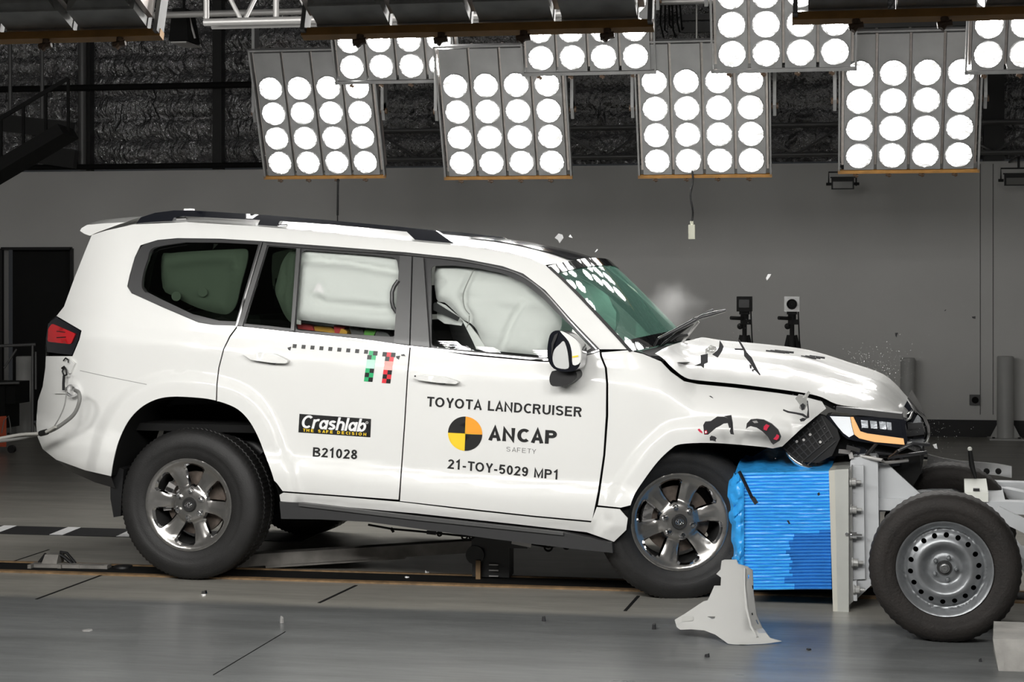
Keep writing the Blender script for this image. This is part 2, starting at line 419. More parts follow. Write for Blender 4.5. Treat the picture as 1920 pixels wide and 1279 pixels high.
    if c == 'h': return 0.56, [[(h, 0), (h, 1)], [(h, 0.40)] + arc(0.28, 0.42, 0.28 - h, 0.30 - h, 180, 0, 12) + [(0.56 - h, 0)]]
    if c == 'l': return t, [[(h, 0), (h, 1)]]
    if c == 'b': return 0.58, [[(h, 0), (h, 1)], arc(0.31, 0.36, 0.27 - h, 0.36 - h, 160, -160, 20)]
    return 0.5, [arc(0.25, 0.5, 0.22, 0.44, 0, 360, 14)]
def ribbon(pts, t):
    pts = [p for i, p in enumerate(pts) if i == 0 or math.hypot(p[0] - pts[i - 1][0], p[1] - pts[i - 1][1]) > 1e-3]
    n = len(pts); closed = math.hypot(pts[0][0] - pts[-1][0], pts[0][1] - pts[-1][1]) < 1e-4
    L = [Vector(p) for p in pts]; vs = []
    for i in range(n):
        a = L[i - 1] if i > 0 else (L[-2] if closed else None); b = L[(i + 1)] if i < n - 1 else (L[1] if closed else None)
        d1 = (L[i] - a).normalized() if a is not None and (L[i] - a).length > 1e-6 else None
        d2 = (b - L[i]).normalized() if b is not None and (b - L[i]).length > 1e-6 else None
        d1 = d1 or d2; d2 = d2 or d1
        n1 = Vector((-d1.y, d1.x)); n2 = Vector((-d2.y, d2.x)); m = n1 + n2
        m = m.normalized() if m.length > 0.2 else n1
        k = max(0.45, m.dot(n1)); o = m * (t / 2 / k)
        vs += [(L[i].x + o.x, L[i].y + o.y), (L[i].x - o.x, L[i].y - o.y)]
    return vs, [(2 * i, 2 * i + 1, 2 * i + 3, 2 * i + 2) for i in range(n - 1)]
def text_mesh(s, weight=0.14, shear=0.0, gap=0.13):
    V, Fc = [], []; x = 0.0
    for c in s:
        wd, st = glyph(c, weight)
        for pl in st:
            v, f = ribbon(pl, weight); b = len(V)
            V += [(x + p[0] + shear * p[1], p[1]) for p in v]; Fc += [tuple(i + b for i in q) for q in f]
        x += wd + gap * (0.25 if c == 'C' else 0.55 if c in 'ATYL' else 1.0)
    x0 = min(v[0] for v in V); x1 = max(v[0] for v in V)
    return [((a - x0) / (x1 - x0), b) for a, b in V], Fc
# ================================================================== the hall
YW = 9.44; WALL_H = 2.78
def floor_mat():
    m = bpy.data.materials.new('concrete_floor'); m.use_nodes = True
    nt = m.node_tree; b = nt.nodes['Principled BSDF']; L = nt.links
    tc = nt.nodes.new('ShaderNodeTexCoord')
    mp = nt.nodes.new('ShaderNodeMapping'); mp.inputs['Scale'].default_value = (0.5, 3.0, 1)
    L.new(tc.outputs['Object'], mp.inputs[0])
    n1 = nt.nodes.new('ShaderNodeTexNoise'); n1.inputs['Scale'].default_value = 1.6; n1.inputs['Detail'].default_value = 8; n1.inputs['Roughness'].default_value = 0.65
    L.new(mp.outputs[0], n1.inputs['Vector'])
    n2 = nt.nodes.new('ShaderNodeTexNoise'); n2.inputs['Scale'].default_value = 9; n2.inputs['Detail'].default_value = 6
    L.new(mp.outputs[0], n2.inputs['Vector'])
    sx = nt.nodes.new('ShaderNodeSeparateXYZ'); L.new(tc.outputs['Object'], sx.inputs[0])
    # bare concrete strip along the rail, painted floor beside it
    r1 = nt.nodes.new('ShaderNodeMapRange'); r1.inputs[1].default_value = -0.62; r1.inputs[2].default_value = -0.50; L.new(sx.outputs[1], r1.inputs[0])
    cr_ = nt.nodes.new('ShaderNodeMix'); cr_.data_type = 'RGBA'
    cr_.inputs[6].default_value = (0.125, 0.13, 0.13, 1); cr_.inputs[7].default_value = (0.27, 0.26, 0.232, 1)
    L.new(r1.outputs[0], cr_.inputs[0])
    r2 = nt.nodes.new('ShaderNodeMapRange'); r2.inputs[1].default_value = 0.3; r2.inputs[2].default_value = 0.72; r2.inputs[3].default_value = 0.72; r2.inputs[4].default_value = 1.22
    L.new(n1.outputs['Fac'], r2.inputs[0])
    mu = nt.nodes.new('ShaderNodeVectorMath'); mu.operation = 'SCALE'; L.new(cr_.outputs[2], mu.inputs[0]); L.new(r2.outputs[0], mu.inputs['Scale'])
    L.new(mu.outputs[0], b.inputs['Base Color'])
    r3 = nt.nodes.new('ShaderNodeMapRange'); r3.inputs[3].default_value = 0.22; r3.inputs[4].default_value = 0.42
    L.new(n2.outputs['Fac'], r3.inputs[0]); L.new(r3.outputs[0], b.inputs['Roughness'])
    bp = nt.nodes.new('ShaderNodeBump'); bp.inputs['Strength'].default_value = 0.06; bp.inputs['Distance'].default_value = 0.01
    L.new(n2.outputs['Fac'], bp.inputs['Height']); L.new(bp.outputs[0], b.inputs['Normal'])
    b.inputs['Specular IOR Level'].default_value = 0.35
    return m
X0, X1, YN = -9.0, 11.0, -10.0
struct(MB().box(((X0 + X1) / 2, (YN + YW) / 2, -0.1), (X1 - X0, YW - YN, 0.2)).build('floor', floor_mat(), smooth=None))
# a roof void far above the lamps; dark
M['ceil'] = mat('roof_lining', (0.25, 0.25, 0.25), 0.8)
struct(MB().box(((X0 + X1) / 2, (YN + YW) / 2, 7.3), (X1 - X0, YW - YN, 0.2)).build('ceiling', M['ceil'], smooth=None))
M['wall'] = mat('grey_wall_paint', (0.60, 0.595, 0.58), 0.6, var=0.03, vscale=1.2)
wx0 = P(4, 600, YW, PB).x; wx1 = P(136, 600, YW, PB).x
ztop = P(70, 466, YW, PB).z
wb = MB()
for a, b_, z0, z1 in ((X0, wx0, 0, WALL_H), (wx1, X1, 0, WALL_H), (wx0, wx1, ztop, WALL_H)):
    wb.box(((a + b_) / 2, YW + 0.08, (z0 + z1) / 2), (b_ - a, 0.16, z1 - z0))
struct(wb.build('wall_back', M['wall'], smooth=None))
sx_ = P(633, 360, YW, PB).x
struct(MB().box(((X0 + X1) / 2, YN - 0.08, 3.6), (X1 - X0, 0.16, 7.2)).build('wall_front', M['wall'], smooth=None))
struct(MB().box((X0 - 0.08, (YN + YW) / 2, 3.6), (0.16, YW - YN, 7.2)).build('wall_left', M['wall'], smooth=None))
struct(MB().box((X1 + 0.08, (YN + YW) / 2, 3.6), (0.16, YW - YN, 7.2)).build('wall_right', M['wall'], smooth=None))
# fine upright joints of the wall panels
jm = mat('panel_joint', (0.05, 0.05, 0.05), 0.7)
j = MB()
for px in (633, 1838, 1862):
    x = P(px, 600, YW, PB).x; j.box((x, YW - 0.002, WALL_H / 2 + 0.1), (0.012 if px == 633 else 0.006, 0.006, WALL_H - 0.25))
struct(j.build('trim_2', jm, smooth=None))
struct(MB().box(((wx1 + X1) / 2, YW - 0.02, 0.085), (X1 - wx1, 0.04, 0.17)).build('baseboard_back', M['black'], smooth=None))
# dark doorway with its frame
d = MB(); dm = mat('dark_doorway', (0.004, 0.004, 0.004), 0.8)
d.box(((wx0 + wx1) / 2, YW + 0.30, ztop / 2), (wx1 - wx0, 0.08, ztop))
dd = struct(d.build('door_1', dm, smooth=None))
fr = MB()
for x in (wx0, wx1): fr.box((x, YW - 0.01, ztop / 2), (0.03, 0.05, ztop))
fr.box(((wx0 + wx1) / 2, YW - 0.01, ztop), (wx1 - wx0, 0.05, 0.03))
fr.build('door_frame', M['dark'], dd, None)
# foil-backed insulation above the grey wall
def foil_mat():
    m = bpy.data.materials.new('foil_insulation'); m.use_nodes = True
    nt = m.node_tree; b = nt.nodes['Principled BSDF']; L = nt.links
    b.inputs['Metallic'].default_value = 0.85; b.inputs['Roughness'].default_value = 0.15
    tc = nt.nodes.new('ShaderNodeTexCoord')
    mp = nt.nodes.new('ShaderNodeMapping'); mp.inputs['Scale'].default_value = (1.8, 1, 1.0); L.new(tc.outputs['Object'], mp.inputs[0])
    n = nt.nodes.new('ShaderNodeTexNoise'); n.noise_type = 'RIDGED_MULTIFRACTAL'; n.inputs['Scale'].default_value = 3.2; n.inputs['Detail'].default_value = 6; n.inputs['Roughness'].default_value = 0.6; n.inputs['Distortion'].default_value = 0.8
    L.new(mp.outputs[0], n.inputs['Vector'])
    vo = nt.nodes.new('ShaderNodeTexNoise'); vo.inputs['Scale'].default_value = 14; vo.inputs['Detail'].default_value = 4; L.new(mp.outputs[0], vo.inputs['Vector'])
    ad = nt.nodes.new('ShaderNodeMath'); ad.operation = 'MULTIPLY_ADD'; ad.inputs[1].default_value = 0.5; L.new(vo.outputs['Fac'], ad.inputs[0]); L.new(n.outputs['Fac'], ad.inputs[2])
    bp = nt.nodes.new('ShaderNodeBump'); bp.inputs['Strength'].default_value = 1.0; bp.inputs['Distance'].default_value = 0.10
    L.new(ad.outputs[0], bp.inputs['Height']); L.new(bp.outputs[0], b.inputs['Normal'])
    b.inputs['Base Color'].default_value = (0.34, 0.34, 0.35, 1)
    return m
rows = []
nz, nx = 150, 240
for i in range(nz + 1):
    z = WALL_H + 0.02 + (7.1 - WALL_H) * i / nz
    row = []
    for k in range(nx + 1):
        x = X0 + (X1 - X0) * k / nx
        ph = (z / 0.24) % 1.0
        y = YW + 0.10 - 0.06 * abs(math.sin(math.pi * ph)) ** 0.6
        y += 0.05 * noise.noise(Vector((x * 1.7, z * 2.2, 0))) + 0.025 * noise.noise(Vector((x * 6, z * 7, 3)))
        row.append((x, y, z))
    rows.append(row)
struct(MB().grid(rows).build('wall_upper', foil_mat(), smooth=60))
# steel columns and girts in front of the foil
col = MB()
for px, wd in ((413, 0.10), (1862, 0.20), (168, 0.10)):
    x = P(px, 200, YW, PB).x; col.box((x, YW - 0.05, WALL_H + 2.0), (wd, 0.12, 4.0))
struct(col.build('trim_3', M['dark'], smooth=None))
# ------------------------------------------------------------------ floor rail, joints, striped strip
a0, a1 = FL(-60, 1062), FL(1180, 1088)
yr = FL(300, 1070).y
yr0 = FL(100, 1058).y; yr1 = FL(100, 1075).y
r = MB()
r.box((2.5, (yr0 + yr1) / 2, 0.002), (16, yr0 - yr1 - 0.04, 0.006))
ro = struct(r.build('trim_4', M['liner'], smooth=None))
r = MB()
r.box((2.5, yr1, 0.004), (16, 0.05, 0.010)); r.box((2.5, yr0, 0.004), (16, 0.03, 0.012))
r.build('rail_flange', M['railbar'], ro, None)
def groove(name, pa, pb, wd):
    a, b_ = FL(*pa), FL(*pb)
    return struct(MB().bar((a.x, a.y, 0.0005), (b_.x, b_.y, 0.0005), wd, 0.003).build(name, M['liner'], smooth=None))
gi = 5
for pa, pb, wd in (((68, 1124), (190, 1079), 0.014), ((598, 1131), (668, 1098), 0.016), ((1172, 1146), (1197, 1118), 0.016),
                   ((25, 1053), (92, 1031), 0.010), ((250, 1078), (262, 1072), 0.014), ((400, 1266), (535, 1185), 0.004)):
    groove('trim_%d' % gi, pa, pb, wd); gi += 1
struct(MB().bar(FL(190, 1078), FL(250, 1078), 0.016, 0.004).build('trim_%d' % gi, M['ali'], smooth=None)); gi += 1
# black strip with white slanted dashes, far side of the rail
ys0, ys1 = FL(100, 1004).y, FL(100, 989).y
st = struct(MB().box((-2.45, (ys0 + ys1) / 2, 0.0015), (5.3, ys1 - ys0, 0.004)).build('trim_%d' % gi, mat('black_floor_tape', (0.012, 0.012, 0.013), 0.5), smooth=None)); gi += 1
dsh = MB(); sp = FL(244, 1004).x - FL(110, 1004).x
for k in range(-5, 2):
    xa = FL(92, 1004).x + k * sp; off = FL(130, 989).x - FL(92, 1004).x
    dsh.hexa([(xa, ys0, 0.0036), (xa + 0.085, ys0, 0.0036), (xa + 0.085 + off, ys1, 0.0036), (xa + off, ys1, 0.0036)],
             [(xa, ys0, 0.0052), (xa + 0.085, ys0, 0.0052), (xa + 0.085 + off, ys1, 0.0052), (xa + off, ys1, 0.0052)])
dsh.build('white_dash', M['white'], st, None)

# ================================================================== lamp banks
PIT, LP, LR, PH = 0.217, 0.191, 0.080, 0.95
def lens_mesh(m):
    b = MB(); prof = [(LR * math.sin(t * 1.2) / math.sin(1.2), -0.026 * (math.cos(t * 1.2) - math.cos(1.2)) / (1 - math.cos(1.2))) for t in (1, 0.8, 0.6, 0.4, 0.2, 0.02)]
    b.lathe(prof, ax='Y', n=24)
    o = b.build('lens', m, None, 180); me = o.data; bpy.data.objects.remove(o)
    return me
LENS = {k: lens_mesh(M[k]) for k in ('lens_car', 'lens_cam')}
def ring_mesh():
    o = MB().lathe([(LR, 0.004), (LR + 0.006, -0.006), (LR + 0.012, 0.002)], ax='Y', n=24).build('lens_ring', M['frame'], None, 60)
    me = o.data; bpy.data.objects.remove(o); return me
RING = ring_mesh()
def make_bank(loc, rz, tilt, lens, label, barmat, yoke=0.75, group='stacked lamp banks'):
    root = empty('lamp_bank', loc, 0, label, 'lamp bank', None)
    root.rotation_euler = (tilt, 0, rz)
    W = 4 * PIT
    f = MB()
    f.box((-W / 2 - 0.022, 0.02, PH / 2), (0.012, 0.05, PH + 0.03)); f.box((W / 2 + 0.022, 0.02, PH / 2), (0.012, 0.05, PH + 0.03))
    f.box((0, 0.02, PH + 0.012), (W + 0.05, 0.05, 0.012))
    f.build('frame', M['frame'], root, None)
    MB().box((0, 0.01, -0.010), (W + 0.06, 0.03, 0.022)).build('bottom_bar', barmat, root, None)
    for i in range(4):
        x = (i - 1.5) * PIT
        pn = MB().box((x, 0.012, PH / 2), (PIT - 0.020, 0.024, PH - 0.012)).build('lamp_panel', M['panel'], root, None)
        for j in range(4):
            lo = bpy.data.objects.new('lens', LENS[lens]); COL.objects.link(lo); lo.parent = pn; lo.location = (x, -0.001, 0.107 + LP * j)
            ro_ = bpy.data.objects.new('lens_ring', RING); COL.objects.link(ro_); ro_.parent = pn; ro_.location = (x, -0.001, 0.107 + LP * j)
        # housing behind the panel: a box with a sloping raised hood and louvres
        h = MB(); h.box((x, 0.075, PH / 2), (PIT - 0.024, 0.10, PH - 0.016))
        hw = PIT / 2 - 0.018
        zb, zt = 0.02, 0.115
        for kk in range(4):
            z0 = 0.012 + kk * 0.235
            lo_ = [(x - hw + 0.004, 0.124, z0), (x + hw - 0.004, 0.124, z0), (x + hw * 0.30, 0.124, z0 + 0.10), (x - hw * 0.52, 0.124, z0 + 0.10)]
            hi_ = [(x - hw + 0.012, 0.148, z0 + 0.012), (x + hw - 0.03, 0.148, z0 + 0.012), (x + hw * 0.22, 0.150, z0 + 0.088), (x - hw * 0.40, 0.150, z0 + 0.088)]
            h.hexa(lo_, hi_)
        hs = h.build('housing', M['housing'], root, None)
        lv = MB()
        for kk in range(4):
            for q in range(3): lv.box((x + 0.012 - 0.006 * q, 0.152, 0.040 + kk * 0.235 + 0.017 * q), (0.062, 0.010, 0.006), Matrix.Rotation(0.5, 3, 'X'))
        lv.build('louvre', M['fin'], hs, None)
        MB().tube([(x - 0.02, 0.015, -0.015), (x - 0.02, 0.015, -0.034)], 0.010, 8).tube([(x - 0.038, 0.015, -0.036), (x - 0.002, 0.015, -0.042)], 0.009, 6).tube([(x - 0.03, 0.015, -0.028), (x - 0.012, 0.015, -0.052)], 0.008, 6).build('wing_knob', M['knob'], root, 40)
    for i in range(5):
        x = (i - 2) * PIT
        MB().box((x, 0.10, PH / 2 + 0.01), (0.016, 0.13, PH - 0.04)).build('divider_fin', M['fin'], root, None)
    if yoke:
        for sgn in (-1, 1):
            yk = MB(); xx = sgn * (W / 2 + 0.052)
            yk.box((xx, 0.06, PH * 0.5), (0.022, 0.07, 0.12))
            R = Matrix.Rotation(-tilt, 3, 'X')
            top = Vector((xx, 0.06, PH * 0.5)) + R @ Vector((0, 0, yoke))
            yk.bar((xx, 0.06, PH * 0.5), top, 0.022, 0.11, (0, 1, 0))
            yk.build('yoke_arm', M['frame'], root, None)
            MB().tube([(xx - 0.025, 0.06, PH * 0.5), (xx + 0.025, 0.06, PH * 0.5)], 0.022, 10).build('pivot_knob', M['knob'], root, 40)
    return root
T = math.radians(23.5)
LB = 'lit lamp bank, '
low = [(608, 330, 13.0, 'lower row, leftmost, four full rows of round lamps above the rear door'),
       (952, 331, 12.55, 'lower row, second from the left, above the roof rail front'),
       (1321, 328, 12.25, 'lower row, the one with a pull cord hanging below it'),
       (1703, 319, 11.8, 'lower row, right end, with a floodlight below its left corner')]
for px, py, d, l in low:
    make_bank(D(px, py, d), 0, T, 'lens_cam', LB + l, M['bar'])['group'] = 'lit lamp banks'
upp = [(746, 151, 12.55, 'upper row, furthest left, top lamps behind the amber bar'),
       (1104, 135, 12.07, 'upper row, second from left, between the first and third'),
       (1469, 129, 11.3, 'upper row, third from left, showing three rows of lamps'),
       (1952, 131, 11.0, 'upper row, cut off by the right picture edge')]
for px, py, d, l in upp:
    make_bank(D(px, py, d), 0, T, 'lens_cam', LB + l, M['frame'])['group'] = 'lit lamp banks'
NB = 'lamp bank seen from behind, amber bar below, '
near = [(-1230, 98, 5.7, 'added out of view to light the car tail, farther beyond the left picture edge'), (-600, 84, 5.2, 'added out of view to light the car tail, just beyond the left picture edge'), (12, 69, 4.94, 'at the top left corner'), (893, 53, 4.58, 'top centre with four hooded housings'), (1838, 23, 4.40, 'at the top right corner')]  # first two banks are added out of view to brighten the car tail
for px, py, d, l in near:
    make_bank(D(px, py, d), math.pi, math.radians(20), 'lens_car', NB + l, M['bar'], yoke=0.9)['group'] = 'lamp banks seen from behind'
# ceiling rails the banks hang from
def rail_tube(name, y, z, x0, x1, label, r=0.024):
    return tag(MB().tube([(x0, y, z), (x1, y, z)], r, 10).build(name, M['tube'], smooth=60), label, 'rail')
for row, nm, zoff in ((low, 'lower', 0), (upp, 'upper', 0), (near, 'camera side', 0)):
    p = [D(a, b, c) for a, b, c, _ in row]
    s_ = -1 if row is near else 1
    tl = math.radians(20) if row is near else T
    yk_ = 0.9 if row is near else 0.75
    y = sum(q.y for q in p) / len(p); z = sum(q.z for q in p) / len(p)
    # top of the yokes
    tz = z + math.cos(tl) * PH * 0.5 + yk_ - math.sin(tl) * 0.0
    ty = y - s_ * math.sin(tl) * PH * 0.5 + s_ * 0.06
    rail_tube('support_rail', ty, tz, p[0].x - 1.2, p[-1].x + 1.2, 'grey support tube carrying the %s row of lamp banks' % nm)
# ------------------------------------------------------------------ lattice trusses and pipes at the back
def truss(p0, p1, h, bays, m, label, r=0.022):
    root = empty('lattice_truss', p0, 0, label, 'truss')
    v = Vector(p1) - Vector(p0); L = v.length; ux = v.normalized()
    q = lambda s, z, y=0: ux * s + Vector((0, y, z))
    for y in (0, 0.12):
        MB().tube([q(0, 0, y), q(L, 0, y)], r, 8).build('chord', m, root, 60)
        MB().tube([q(0, h, y), q(L, h, y)], r, 8).build('chord', m, root, 60)
    w_ = MB()
    for i in range(bays):
        a, b_ = L * i / bays, L * (i + 1) / bays
        za, zb = (0, h) if i % 2 else (h, 0)
        w_.tube([q(a, za, 0.06), q(b_, zb, 0.06)], r * 0.6, 6)
        if i % 2 == 0: w_.tube([q(a, 0, 0.03), q(a, h, 0.03)], r * 0.8, 6)
    w_.build('web_bar', m, root, 60)
    return root
pa = P(700, 299, YW - 0.35, PB); pb = P(1960, 296, YW - 0.35, PB)
truss((pa.x, pa.y, pa.z), (pb.x, pa.y, pa.z), 0.30, 14, M['dimtube'], 'long dark lattice truss running along the top of the grey wall')
ta = D(383, 42, 9.2)
tb = D(600, 42, 9.2)
truss((ta.x, ta.y, ta.z), (ta.x + 1.9, ta.y, ta.z), 0.36, 10, M['tube'], 'pale grey lattice truss hanging at the top behind the dark lamp banks', 0.02)
pt = MB(); a = P(154, 320, YW - 0.2, PB)
tag(MB().tube([(a.x, a.y, WALL_H), (a.x, a.y, 7.2)], 0.045, 10).build('vertical_pipe', M['dimtube'], smooth=60), 'thick grey pipe rising up the foil wall', 'pipe')
a = P(79, 200, YW - 0.6, PB)
tag(MB().tube([(a.x, a.y, P(79, 225, a.y, PB).z), (a.x, a.y, 7.2)], 0.022, 8).build('hanger_rod', M['dimtube'], smooth=60), 'thin hanger rod above the dim loft beam, nearer the pipe', 'rod')
a2 = P(19, 200, YW - 0.6, PB)
tag(MB().tube([(a2.x, a2.y, P(19, 240, a2.y, PB).z), (a2.x, a2.y, 7.2)], 0.022, 8).build('hanger_rod', M['dimtube'], smooth=60), 'thin hanger rod closest to the left picture edge', 'rod')
hb = MB(); a = P(38, 228, YW - 0.6, PB); b_ = P(135, 245, YW - 0.6, PB)
hb.bar((a.x - 0.3, a.y, a.z), (b_.x, b_.y, b_.z), 0.12, 0.18)
hb.bar((a.x, a.y + 0.1, a.z - 0.32), (b_.x, b_.y + 0.1, b_.z - 0.30), 0.10, 0.20)
tag(hb.build('loft_beam', M['dark'], smooth=None), 'dim pair of sloping beams under the hanger rods', 'beam')
hz = P(600, 156, YW - 0.31, PB)
tag(MB().tube([(X0 + 0.1, hz.y, hz.z), (hz.x - 0.3, hz.y, hz.z)], 0.035, 8).build('horizontal_pipe', M['liner'], smooth=60), 'black pipe crossing the foil wall on the left', 'pipe')
hz = P(600, 308, YW - 0.31, PB)
tag(MB().tube([(X0 + 0.1, hz.y, hz.z), (hz.x + 0.5, hz.y, hz.z)], 0.03, 8).build('horizontal_pipe', M['liner'], smooth=60), 'black pipe just above the top edge of the grey wall', 'pipe')
# dark stair at the left edge
sr = MB(); a = D(-40, 345, 14.0); b_ = D(128, 246, 14.0)
sr.bar(a, b_, 0.5, 0.09); sr.bar(a + Vector((0, 0, 0.42)), b_ + Vector((0, 0, 0.42)), 0.03, 0.03)
for k in range(5):
    q = a.lerp(b_, k / 4); sr.bar(q, q + Vector((0, 0, 0.42)), 0.02, 0.02, (1, 0, 0))
tag(sr.build('stair_flight', M['liner'], smooth=None), 'dark steel stair flight climbing at the left picture edge', 'stairs')
# hanging black speaker-like box with its bracket
sp_ = empty('hanging_speaker', D(345, 66, 14.0), 0, 'black tapered box hanging beside the top left lamp bank', 'speaker')
MB().hexa([(-0.06, -0.1, 0.2), (0.05, -0.1, 0.2), (0.05, 0.1, 0.2), (-0.06, 0.1, 0.2)], [(-0.075, -0.14, -0.06), (0.085, -0.14, -0.06), (0.085, 0.14, -0.06), (-0.075, 0.14, -0.06)]).build('cabinet', M['liner'], sp_, None)
MB().bar((0.05, -0.02, 0.14), (0.10, -0.02, -0.03), 0.014, 0.014).build('bracket', M['tube'], sp_, None)
MB().box((0.01, 0.0, -0.075), (0.13, 0.3, 0.012)).build('grille', M['tube'], sp_, None)
MB().tube([(0, 0, 0.2), (0, 0, 3.2)], 0.012, 6).build('hanger', M['liner'], sp_, 60)
# long pale fluorescent-type battens at the top
for px0, px1, py, d, l in ((1218, 1316, 90, 12.6, 'short pale batten between the upper lamp banks'),):
    a, b_ = D(px0, py, d), D(px1, py, d)
    bt = MB().bar(a, b_, 0.05, 0.035)
    for q in (a.lerp(b_, 0.1), a.lerp(b_, 0.9)): bt.tube([q, Vector((q.x, q.y, 7.2))], 0.006, 6)
    bt = bt.build('batten', M['tube'], smooth=None)
    tag(bt, l, 'batten')
# ------------------------------------------------------------------ floodlights on the wall
def flood(px, py, d, wd, label):
    r = empty('floodlight', D(px, py, d), 0, label, 'floodlight', 'floodlights on the wall')
    w2 = wd / 2
    MB().hexa([(-w2, -0.05, -0.055), (w2, -0.05, -0.055), (w2, -0.05, 0.055), (-w2, -0.05, 0.055)], [(-w2 * 0.8, 0.06, -0.045), (w2 * 0.8, 0.06, -0.045), (w2 * 0.8, 0.06, 0.045), (-w2 * 0.8, 0.06, 0.045)]).box((0, -0.055, 0.06), (wd + 0.02, 0.03, 0.012)).build('body', M['black'], r, None)
    MB().box((0, -0.052, -0.012), (wd * 0.86, 0.006, 0.065)).build('glass', mat('dull_lamp_glass', (0.16, 0.16, 0.15), 0.25), r, None)
    b = MB()
    b.tube([(-w2 - 0.025, 0, 0), (-w2 - 0.025, 0, 0.115), (w2 + 0.005, 0, 0.115)], 0.008, 6)
    b.tube([(w2 + 0.02, 0, -0.02), (w2 + 0.02, 0, 0.115)], 0.008, 6)
    for s_ in (-1, 1): b.tube([(s_ * (w2 + 0.05), 0, 0), (s_ * (w2 + 0.0), 0, 0)], 0.014, 8)
    b.tube([(0, 0, 0.115), (0, 0, 0.20)], 0.012, 6)
    b.tube([(0, 0, 0.20), (0, 0, 0.22), (0, YW - D(px, py, d).y + 0.02, 0.23)], 0.012, 6)
    b.build('bracket', M['black'], r, 60)
flood(1580, 345, 17.0, 0.215, 'small black floodlight below the lit lamp bank at right')
flood(1910, 338, 16.9, 0.28, 'black floodlight cut by the right picture edge')
# pull cord
pc = empty('pull_switch', D(1297, 435, 12.25), 0, 'cream pendant switch on a twisted black cord above the bonnet', 'pull switch')
MB().box((0, 0, 0), (0.045, 0.035, 0.10)).tube([(0, 0, 0.05), (0, 0, 0.075)], 0.012, 8).build('switch_box', M['cream'], pc, None)
pts = [(0.008 * math.sin(z * 26), 0.006 * math.cos(z * 21), 0.07 + z) for z in [i * 0.02 for i in range(21)]]
MB().tube(pts, 0.007, 6).build('cord', M['black'], pc, 60)
cw = D(633, 336, 13.0)
tag(MB().tube([cw + Vector((0, 0, 0.05)), cw + Vector((0.003, 0, 0)), D(633, 404, 13.0)], 0.008, 6).build('hanging_wire', M['black'], smooth=60), 'thin black wire hanging below the leftmost lit lamp bank', 'wire')
# ------------------------------------------------------------------ bollards, socket
def bollard(px, pyb, pyt, wpx, label, dark=False):
    b0 = FL(px, pyb); d = F * HC / (pyb - YH); h = (pyb - pyt) * d / F; r_ = wpx / 2 * d / F
    r = empty('bollard', b0, 0, label, 'bollard', 'round bollards along the wall')
    MB().lathe([(1e-3, h), (r_ * 0.9, h), (r_, h - 0.01), (r_, 0.01), (r_, 0.0)], ax='Z', n=28).build('post', M['bollard'], r, 40)
    MB().box((0, 0, 0.008), (r_ * 4.0, r_ * 3.4, 0.016)).build('base_plate', M['bollard'], r, None)
    for s_ in (-1, 1): MB().hexa([(s_ * r_ * 0.9, -0.006, 0.016), (s_ * r_ * 1.8, -0.006, 0.016), (s_ * r_ * 1.7, -0.006, 0.03), (s_ * r_ * 0.9, -0.006, 0.16)], [(s_ * r_ * 0.9, 0.006, 0.016), (s_ * r_ * 1.8, 0.006, 0.016), (s_ * r_ * 1.7, 0.006, 0.03), (s_ * r_ * 0.9, 0.006, 0.16)]).build('gusset', M['bollard'], r, None)
    for s_ in (-1, 1): MB().tube([(s_ * r_ * 1.5, -r_ * 1.2, 0.016), (s_ * r_ * 1.5, -r_ * 1.2, 0.03)], 0.014, 8).build('anchor_bolt', M['dark'], r, 40)
bollard(1885, 824, 668, 31, 'grey round bollard by the wall at the right, socket box to its left')
bollard(1702, 822, 671, 27, 'grey round bollard half hidden behind the bonnet front')
bollard(46, 816, 668, 31, 'dim grey bollard beside the car tail, left of the picture')
sk = empty('wall_socket', P(1828, 750, YW - 0.02, PB), 0, 'black socket box on the grey wall near the right bollard', 'socket')
MB().box((0, 0, 0), (0.105, 0.045, 0.105)).build('box', mat('socket_grey', (0.10, 0.10, 0.10), 0.5), sk, None)
MB().lathe([(1e-3, -0.05), (0.03, -0.05), (0.034, -0.03), (0.034, -0.0)], ax='Y', n=20).build('socket_face', M['liner'], sk, 40)
